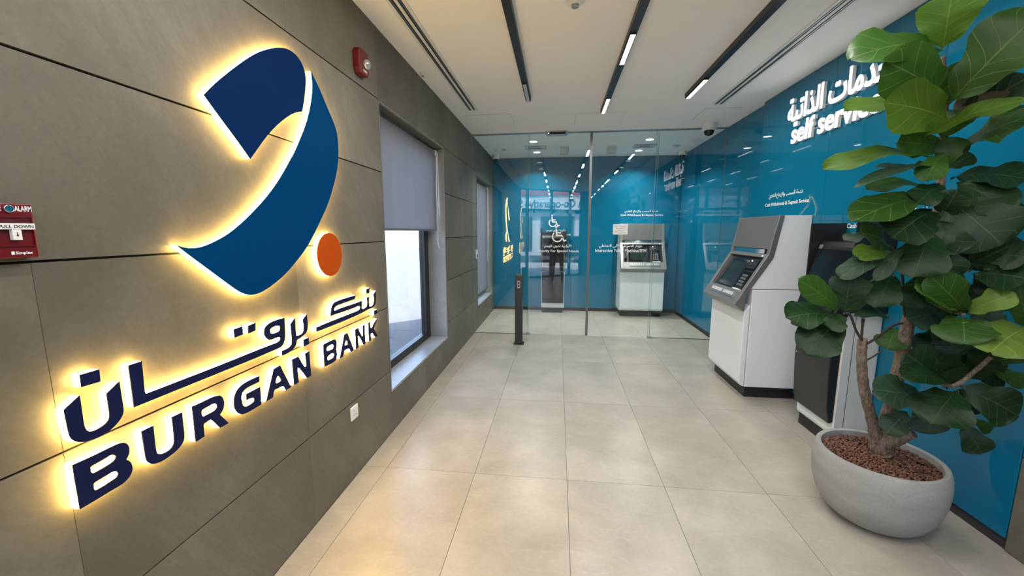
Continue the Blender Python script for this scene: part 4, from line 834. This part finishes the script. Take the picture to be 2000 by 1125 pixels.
# ============================================================ TELLER MACHINES
def face_pt(p, q, t, o=0.0):
    # point t along front segment p->q in (depth, z), pushed out by o
    d = Vector((q[0] - p[0], q[1] - p[1])); n = Vector((-d.y, d.x)).normalized()
    if n.x < 0: n = -n
    r = Vector(p) + d * t + n * o; return (r.x, r.y)
def atm(label, loc, rz, phone):
    t = thing('teller_machine', label, 'teller machine', loc, rz, 'teller machines')
    w = .39
    A_, B_, C_, D_, E_, F_, G_ = (.233, 1.716), (.294, 1.337), (.503, .983), (.507, .834), (.600, .905), (.341, 1.366), (.277, 1.716)
    pl = lambda u, v, x: (x, -u, v)
    # plinth, cabinet
    box('plinth', M['black'], t, -w + .03, w - .03, -.43, -.002, 0, .105)
    box('lower_cabinet', M['powder'], t, -w, w, -.445, -.002, .11, 1.045, bevel=.004)
    MB().prism([[(.45, .11), (.485, .125), (.50, .16), (.50, .84), (.45, .9)]], -w + .004, w - .004, pl).build('front_door', M['powder'], t, bevel=.006)
    MB().prism([[(.002, 1.05), (.46, 1.05), C_, B_, A_, (.002, 1.716)]], -w, w, pl).build('upper_cabinet', M['powder'], t, bevel=.003)
    # fascia: cheeks, hood, mid bar, lip, dark bay
    cheek = [A_, B_, C_, D_, E_, F_, G_]
    for a, b in ((-w - .008, -w + .04), (w - .04, w + .008)):
        MB().prism([cheek], a, b, pl).build('fascia_cheek', M['steel'], t, bevel=.004)
    core = [A_, B_, C_, D_, face_pt(F_, E_, .9, -.03), face_pt(F_, E_, .0, -.035), (.262, 1.716)]
    MB().prism([core], -w + .038, w - .038, pl).build('inner_bay', M['satin'], t)
    MB().prism([[A_, G_, face_pt(G_, F_, .86), face_pt(G_, F_, .86, -.04), (.24, 1.70)]], -w + .039, w - .039, pl).build('hood_panel', M['steel_dark'], t, bevel=.003)
    MB().prism([[face_pt(G_, F_, .87, -.012), face_pt(G_, F_, .98, -.012), face_pt(G_, F_, .98, -.025), face_pt(G_, F_, .87, -.025)]], -w + .07, w - .1, pl).build('light_slot', M['chrome'], t)
    MB().prism([[face_pt(G_, F_, .99), F_, face_pt(F_, E_, .06), face_pt(F_, E_, .06, -.03), face_pt(G_, F_, .99, -.03)]], -w + .039, w - .039, pl).build('mid_bar', M['steel'], t, bevel=.002)
    MB().prism([[face_pt(F_, E_, .74), E_, D_, (.50, .86), face_pt(F_, E_, .74, -.04)]], -w + .039, w - .039, pl).build('lower_lip', M['steel'], t, bevel=.003)
    def on(nm, m, x0, x1, t0, t1, o0, o1, parent=t, bevel=.0015):
        return MB().prism([[face_pt(F_, E_, t0, o1), face_pt(F_, E_, t1, o1), face_pt(F_, E_, t1, o0), face_pt(F_, E_, t0, o0)]], x0, x1, pl).build(nm, m, parent, bevel=bevel)
    sc = on('screen', M['gloss'], -.25, .12, .13, .70, -.04, -.018); on('display', M['screen'], -.225, .095, .19, .64, -.02, -.0165, sc)
    rd = on('card_reader', M['satin'], .15, .30, .12, .30, -.04, -.006); on('card_slot', M['chrome'], .17, .28, .19, .22, -.008, -.004, rd); on('reader_light', M['lamp'], .18, .19, .14, .155, -.008, -.004, rd, 0)
    kp = on('pin_pad', M['gloss'], .15, .31, .36, .70, -.04, -.012)
    for r in range(4):
        for c in range(3): on('key', M['steel_dark'], .175 + c * .035, .20 + c * .035, .42 + r * .062, .46 + r * .062, -.013, -.008, kp, 0)
    on('receipt_slot', M['white'], .16, .30, .71, .735, -.03, .002)
    lp = on('tray', M['alu'], -.25, .29, .78, .90, -.02, .006)
    for k in range(16):
        if k != 8: on('tray_rib', M['white'], -.235 + k * .032, -.222 + k * .032, .80, .86, .0, .010, lp, 0)
    if phone:
        hs = MB().tube([Vector((-.305, -face_pt(F_, E_, .15 + .06 * k, .02 - .02 * math.sin(k / 8 * math.pi))[0], face_pt(F_, E_, .15 + .06 * k, .02)[1])) for k in range(9)], [.02, .024, .017, .013, .012, .013, .017, .024, .02], 10).build('handset', M['black'], t, smooth=True)
    on('status_sticker', M['vinyl'], .30, .325, .02, .05, 0, .0015, t, 0)
    return t
atm('white and grey teller machine standing against the blue wall', (WN - .002, 4.20, 0), -math.pi / 2, False)
atm('teller machine with handset behind the glass partition', (2.825, YB + .033, 0), 0.0, True)

# ============================================================ KIOSKS
def kiosk(label, loc, rz):
    t = thing('service_kiosk', label, 'kiosk', loc, rz, 'service kiosks'); w = .22
    pl = lambda u, v, x: (x, -u, v)
    box('plinth', M['black'], t, -w + .01, w - .03, -.215, -.002, 0, .09)
    bd = MB().prism([[(.002, .095), (.225, .095), (.235, .13), (.235, 1.16), (.002, 1.20)]], -w, w, pl).build('body', M['powder'], t, bevel=.01)
    for a in (-.12, .92): box('side_groove', M['steel_dark'], bd, w - .0005, w + .0006, -.175, -.172, .12, 1.14)
    MB().prism([[(.235, .20), (.262, .19), (.285, .30), (.30, .55), (.30, .80), (.235, .80)]], -w + .012, w - .012, pl).build('lower_door', M['satin'], t, bevel=.01)
    ld = MB().tube([(-w + .05, -.302, .62), (-w + .05, -.306, .62)], .007, 10).build('door_lock', M['chrome'], t)
    mo = MB().prism([[(.10, 1.14), (.305, .90), (.31, .82), (.345, .83), (.345, .90), (.19, 1.46), (.165, 1.50), (.06, 1.50), (.06, 1.2)]], -w - .005, w + .005, pl).build('monitor_housing', M['satin'], t, bevel=.008)
    a, b = (.341, .92), (.198, 1.44)
    MB().prism([[face_pt(b, a, 0, .004), face_pt(b, a, 1, .004), face_pt(b, a, 1, -.004), face_pt(b, a, 0, -.004)]], -w + .02, w - .02, pl).build('monitor_screen', M['gloss'], mo, bevel=.001)
    MB().prism([[face_pt(b, a, -.06, .006), face_pt(b, a, -.005, .006), face_pt(b, a, -.005, .0), face_pt(b, a, -.06, 0)]], -w + .01, -w + .045, pl).build('corner_sticker', M['clear'], mo)
    for s in (-1, 1):
        MB().prism([[(.002, 1.02), (.255, 1.02), (.255, 1.637), (.002, 1.637)]], s * (w + .02) - .006, s * (w + .02) + .006, pl).build('privacy_wing', M['satin'], t, bevel=.002)
    box('wing_bracket', M['satin'], t, -w - .02, w + .02, -.05, -.002, 1.15, 1.56)
    return t
kiosk('black and white kiosk with privacy wings partly hidden by the fig', (WN - .002, 3.14, 0), -math.pi / 2)
kiosk('black and white kiosk behind the left glass door leaf', (1.195, YB - .002, 0), 0.0)

# ============================================================ PLANTER AND FIG
PX, PY = 3.037, 2.22
def concrete():
    m = mat('planter_concrete', (.3, .3, .29), .75); N, L, B = nodes(m); tc = N.new('ShaderNodeTexCoord')
    mp = N.new('ShaderNodeMapping'); mp.inputs['Scale'].default_value = (1, 1, 3.5); L.new(tc.outputs['Object'], mp.inputs['Vector'])
    a = noise(N, L, mp.outputs[0], 3.0, 5, .6, .3); r = ramp(N, [(.3, (.27, .275, .26)), (.55, (.325, .33, .312)), (.75, (.37, .372, .352))]); L.new(a.outputs[0], r.inputs[0])
    f = noise(N, L, tc.outputs['Object'], 90, 3); L.new(mixc(N, L, r.outputs[0], f.outputs[0], .15, 'OVERLAY'), B.inputs['Base Color']); bump(N, L, B, f.outputs[0], .15); return m
planter = thing('planter', 'round grey concrete bowl planter on the tile floor', 'planter', (PX, PY, 0))
MB().lathe([(.001, 0), (.13, 0), (.17, .01), (.20, .03), (.228, .06), (.26, .12), (.28, .2), (.2865, .28), (.282, .34), (.274, .372), (.268, .38), (.256, .381), (.248, .376), (.245, .34), (.245, .25), (.001, .25)], n=72).build('bowl', concrete(), planter, smooth=True)
M['soil'] = mat('soil', (.035, .02, .013), .95)
MB().lathe([(.001, .343), (.2445, .338), (.2445, .30), (.001, .30)], n=48).build('soil', M['soil'], planter)
M['clay'] = mat('clay_pebble', (.15, .065, .038), .8)
N, L, B = nodes(M['clay']); g = N.new('ShaderNodeNewGeometry'); r = ramp(N, [(0, (.07, .03, .019)), (.5, (.15, .066, .039)), (1, (.25, .115, .07))]); L.new(g.outputs['Random Per Island'], r.inputs[0]); L.new(r.outputs[0], B.inputs['Base Color'])
PH = (1 + 5 ** .5) / 2
ICO = [Vector(v).normalized() for v in ((-1, PH, 0), (1, PH, 0), (-1, -PH, 0), (1, -PH, 0), (0, -1, PH), (0, 1, PH), (0, -1, -PH), (0, 1, -PH), (PH, 0, -1), (PH, 0, 1), (-PH, 0, -1), (-PH, 0, 1))]
ICF = [(0, 11, 5), (0, 5, 1), (0, 1, 7), (0, 7, 10), (0, 10, 11), (1, 5, 9), (5, 11, 4), (11, 10, 2), (10, 7, 6), (7, 1, 8), (3, 9, 4), (3, 4, 2), (3, 2, 6), (3, 6, 8), (3, 8, 9), (4, 9, 5), (2, 4, 11), (6, 2, 10), (8, 6, 7), (9, 8, 1)]
mb = MB(); rnd = random.Random(3)
for k in range(2600):
    rr = .240 * math.sqrt((k + .5) / 2600); a = k * 2.39996 + rnd.uniform(-.3, .3)
    s = rnd.uniform(.0042, .0072); e = rnd.uniform(.7, 1.0); ca, sa = math.cos(a * 7), math.sin(a * 7)
    c = Vector((rr * math.cos(a), rr * math.sin(a), .346 + rnd.uniform(-.003, .005) + .010 * (1 - rr / .24)))
    mb.add([(c.x + (v.x * ca - v.y * sa * e) * s * 1.25, c.y + (v.x * sa + v.y * ca * e) * s, c.z + v.z * s * .8) for v in ICO], ICF)
o = mb.build('clay_pebbles', M['clay'], planter, smooth=False, fix=False); o['kind'] = 'stuff'
for p in o.data.polygons: p.use_smooth = True

def bark():
    m = mat('fig_bark', (.17, .12, .085), .85); N, L, B = nodes(m); tc = N.new('ShaderNodeTexCoord')
    mp = N.new('ShaderNodeMapping'); mp.inputs['Scale'].default_value = (1, 1, .35); L.new(tc.outputs['Object'], mp.inputs['Vector'])
    a = noise(N, L, mp.outputs[0], 95, 6, .7, .6); r = ramp(N, [(.35, (.075, .05, .034)), (.52, (.185, .135, .098)), (.7, (.30, .24, .185))]); L.new(a.outputs[0], r.inputs[0]); L.new(r.outputs[0], B.inputs['Base Color']); bump(N, L, B, a.outputs[0], .5, .004); return m
M['bark'] = bark(); M['twig'] = mat('dark_twig', (.045, .028, .02), .8)
fig = thing('fiddle_leaf_fig', 'tall fiddle leaf fig with broad glossy leaves growing in the planter', 'plant', (PX, PY, .30))
FO = Vector((PX, PY, .30))
def catmull(pts, n=5):
    out = []
    for i in range(len(pts) - 1):
        p = [Vector(pts[max(0, min(len(pts) - 1, i + k))]) for k in (-1, 0, 1, 2)]
        for q in range(n):
            t = q / n
            out.append(.5 * ((2 * p[1]) + (p[2] - p[0]) * t + (2 * p[0] - 5 * p[1] + 4 * p[2] - p[3]) * t * t + (3 * p[1] - p[0] - 3 * p[2] + p[3]) * t ** 3))
    out.append(Vector(pts[-1])); return out
for k, s in enumerate(STEMS):
    q = catmull([Vector(p) for p in s], 6)
    rad = [max(.003, v.w * (1 + .07 * math.sin(i * 2.3 + k))) for i, v in enumerate(q)]
    big = k in (0, 1, 2)
    MB().tube([Vector((v.x, v.y, v.z)) - FO for v in q], rad, 14 if big else 8).build('trunk' if k == 0 else ('branch' if k in (1, 2, 8, 9, 10) else 'twig'), M['bark'] if k in (0, 1, 2, 8, 9, 10) else M['twig'], fig, smooth=True)

def leaf_mat(name, c, vein, dry=False, tr=.22):
    m = mat(name, c, .42, spec=.28); N, L, B = nodes(m)
    uv = N.new('ShaderNodeUVMap'); uv.uv_map = 'UVMap'; sp = N.new('ShaderNodeSeparateXYZ'); L.new(uv.outputs[0], sp.inputs[0])
    def mth(op, a, b=None, c2=None):
        n = N.new('ShaderNodeMath'); n.operation = op
        for i, v in enumerate((a, b, c2)):
            if v is None: continue
            if hasattr(v, 'is_output'): L.new(v, n.inputs[i])
            else: n.inputs[i].default_value = v
        return n.outputs[0]
    s = mth('ABSOLUTE', mth('SUBTRACT', sp.outputs[0], .5))            # 0 midrib .. .5 edge
    mid = mth('SMOOTH_MIN', 1.0, mth('MAXIMUM', mth('SUBTRACT', 1.0, mth('DIVIDE', s, .016)), 0.0), .01)
    t = mth('MULTIPLY', mth('SUBTRACT', sp.outputs[1], mth('MULTIPLY', mth('POWER', s, .8), .42)), 6.0)
    fr = mth('ABSOLUTE', mth('SUBTRACT', mth('FRACT', t), .5))
    side = mth('MULTIPLY', mth('MAXIMUM', mth('SUBTRACT', 1.0, mth('DIVIDE', fr, .045)), 0.0), .75)
    f = mth('MULTIPLY', mth('MINIMUM', mth('ADD', mth('MAXIMUM', mid, 0.0), side), 1.0), .7)
    tc = N.new('ShaderNodeTexCoord'); oi = N.new('ShaderNodeObjectInfo'); nz = noise(N, L, tc.outputs['Object'], 14, 4, .6)
    c2 = tuple(x * 1.45 for x in c) if not dry else (.11, .085, .05)
    base = mixc(N, L, tuple(x * .75 for x in c), c2, nz.outputs[0])
    hs = N.new('ShaderNodeHueSaturation'); mr = N.new('ShaderNodeMapRange'); mr.inputs[3].default_value = .8; mr.inputs[4].default_value = 1.25; L.new(oi.outputs['Random'], mr.inputs[0]); L.new(mr.outputs[0], hs.inputs['Value']); L.new(base, hs.inputs['Color'])
    col = mixc(N, L, hs.outputs[0], vein, f); L.new(col, B.inputs['Base Color'])
    bump(N, L, B, f, .35, .004)
    tn = N.new('ShaderNodeBsdfTranslucent'); L.new(col, tn.inputs[0]); mx = N.new('ShaderNodeMixShader'); mx.inputs[0].default_value = tr
    out = [n for n in N if n.type == 'OUTPUT_MATERIAL'][0]; L.new(B.outputs[0], mx.inputs[1]); L.new(tn.outputs[0], mx.inputs[2]); L.new(mx.outputs[0], out.inputs[0])
    return m
LM = {0: leaf_mat('leaf_deep_green', (.009, .032, .009), (.075, .13, .05)), 1: leaf_mat('leaf_green', (.026, .075, .010), (.14, .22, .06)), 2: leaf_mat('leaf_backlit_olive', (.060, .125, .012), (.20, .28, .06), tr=.3),  # olive: pale undersides and light shining through them, both put into the colour
      3: leaf_mat('leaf_sheen_green', (.022, .050, .028), (.12, .18, .11)), 4: leaf_mat('leaf_withered', (.022, .024, .011), (.08, .08, .045), True), 5: leaf_mat('leaf_young_lime', (.11, .19, .03), (.32, .40, .12), tr=.35)}  # grey green: glossy sheen put into the leaf colour
WP = [(0, .04), (.05, .08), (.11, .30), (.2, .52), (.3, .62), (.4, .68), (.5, .80), (.6, .93), (.70, 1.0), (.80, .99), (.88, .86), (.94, .64), (.98, .36), (1, .06)]
CAMP = Vector((1.278, 0, 1.573))
rl = random.Random(11)
for k, (bx, by, bz, tx, ty, tz, w, hint, tone) in enumerate(LEAVES):
    b, tp = Vector((bx, by, bz)), Vector((tx, ty, tz)); d = tp - b; Ln = d.length
    tocam = (CAMP - (b + tp) / 2).normalized(); up = Vector((0, 0, 1))
    h = {'c': tocam * 1.0 + up * .25, 'u': tocam * .55 + up * .85, 'm': tocam * .8 + up * .6}[hint]
    dn = d.normalized(); nrm = (h - dn * h.dot(dn)).normalized(); sd = dn.cross(nrm)
    vis = max(.5, math.sqrt(max(0, 1 - sd.dot(tocam) ** 2)) * (.55 + .45 * abs(nrm.dot(tocam))))
    hw = w * .5 / vis * .98
    hw = min(hw, Ln * (.48 if hint == 'c' else .55)) if Ln > .1 else hw
    ph = rl.uniform(0, 6); cup = rl.uniform(.04, .16); droop = rl.uniform(-.02, .08) * Ln
    vs, uvs, fs_ = [], [], []; NS = 8
    for t, wv in WP:
        for q in range(NS + 1):
            s = q / NS * 2 - 1
            bend = .09 * Ln * math.sin(math.pi * t) - droop * t * t
            off = nrm * (bend + cup * hw * (abs(s) ** 1.6) * wv + .10 * hw * math.sin(t * 13 + ph + (2 if s > 0 else 0)) * s * s + .035 * hw * math.sin(t * 27 + ph) * abs(s))
            p = d * t + sd * (s * wv * hw * (1 + .05 * math.sin(t * 17 + ph * 2 + (1.5 if s > 0 else 0)))) + off
            vs.append(p + b - FO); uvs.append((q / NS, t))
    n1 = NS + 1
    for i in range(len(WP) - 1):
        for q in range(NS): fs_.append((i * n1 + q, i * n1 + q + 1, (i + 1) * n1 + q + 1, (i + 1) * n1 + q))
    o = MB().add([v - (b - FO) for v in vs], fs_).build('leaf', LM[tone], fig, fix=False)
    o.location = b - FO
    me = o.data; ul = me.uv_layers.new(name='UVMap')
    for lp in me.loops: ul.data[lp.index].uv = uvs[lp.vertex_index]
    for p in me.polygons: p.use_smooth = True

# ============================================================ PERSON TAKING THE PICTURE (seen reflected in the glass)
def person():
    J = [((0, -.45, .96), .15, .11), ((0, -.45, 1.12), .14, .10), ((0, -.45, 1.30), .165, .11), ((0, -.44, 1.42), .13, .085), ((0, -.43, 1.50), .055, .055), ((0, -.41, 1.58), .075, .085), ((0, -.41, 1.68), .078, .095), ((0, -.42, 1.76), .045, .055)]
    E = [(i, i + 1) for i in range(7)]
    for s in (-1, 1):
        n = len(J)
        J += [((s * .10, -.45, .90), .095, .095), ((s * .13, -.44, .50), .06, .065), ((s * .15, -.47, .10), .042, .046), ((s * .16, -.42, .035), .042, .032), ((s * .17, -.32, .03), .04, .025)]
        E += [(0, n), (n, n + 1), (n + 1, n + 2), (n + 2, n + 3), (n + 3, n + 4)]
        m = len(J)
        J += [((s * .18, -.44, 1.40), .065, .06), ((s * .25, -.36, 1.20), .05, .05), ((s * .13, -.13, 1.42), .036, .036), ((s * .09, -.08, 1.50), .032, .02), ((s * .075, -.07, 1.545), .034, .016)]
        E += [(3, m), (m, m + 1), (m + 1, m + 2), (m + 2, m + 3), (m + 3, m + 4)]
        for f in range(5):
            q = len(J); z = 1.53 + f * .018; L_ = (.03, .045, .05, .045, .035)[f]
            J += [((s * (.06 - .004 * f), -.06, z), .008, .008), ((s * (.06 - L_ * .6), -.045, z + .004), .0075, .0075), ((s * (.06 - L_), -.052, z + .006), .007, .007)]
            E += [(m + 4, q), (q, q + 1), (q + 1, q + 2)]
    me = bpy.data.meshes.new('person_rig'); me.from_pydata([j[0] for j in J], E, [])
    o = bpy.data.objects.new('person_rig', me); COL.objects.link(o)
    sk = o.modifiers.new('skin', 'SKIN'); sk.use_smooth_shade = True
    for i, j in enumerate(J): me.skin_vertices[0].data[i].radius = (j[1], j[2])
    me.skin_vertices[0].data[0].use_root = True
    sb = o.modifiers.new('sub', 'SUBSURF'); sb.levels = 1; sb.render_levels = 1
    dg = bpy.context.evaluated_depsgraph_get()
    nm = bpy.data.meshes.new_from_object(o.evaluated_get(dg))
    bpy.data.objects.remove(o)
    p = thing('person', 'person in dark clothes holding up a phone, reflected in the glass', 'person', (1.278, 0, 0))
    b = bpy.data.objects.new('body', nm); COL.objects.link(b); b.parent = p
    nm.materials.clear()
    for m in (mat('skin_tone', (.42, .25, .17), .5), mat('dark_shirt', (.02, .022, .03), .8), mat('dark_trousers', (.012, .012, .016), .8), mat('dark_shoes', (.01, .01, .01), .5)): nm.materials.append(m)
    for f in nm.polygons:
        c = f.center; f.use_smooth = True
        f.material_index = 3 if c.z < .08 else (2 if c.z < .98 else (0 if c.z > 1.47 or c.y > -.16 else 1))
    MB().lathe([(.001, .115), (.05, .105), (.085, .06), (.092, .01), (.088, -.03), (.001, -.03)], c=(0, -.425, 1.685), n=20).build('hair', mat('dark_hair', (.012, .009, .007), .6), p, smooth=True)
    for s in (-1, 1): MB().lathe([(.001, .008), (.008, .005), (.010, 0), (.008, -.005), (.001, -.008)], c=(s * .03, -.322, 1.64), n=10).build('eye', M['ink'], p, smooth=True)
    MB().lathe([(.001, .02), (.010, -.005), (.014, -.02), (.001, -.026)], c=(0, -.315, 1.61), n=10).build('nose', nm.materials[0], p, smooth=True)
    MB().box(-.025, .025, -.328, -.318, 1.562, 1.570).build('mouth', mat('lips', (.28, .1, .08), .5), p)
    ph = thing('phone', 'dark phone held up by the reflected person', 'phone', (1.278, -.030, 1.565))
    MB().box(-.078, .078, -.004, .004, -.037, .037).build('phone_body', M['gloss'], ph, bevel=.003)
    MB().tube([(.055, .004, .016), (.055, .008, .016)], .009, 14).build('camera_lens', M['gloss'], ph)
person()
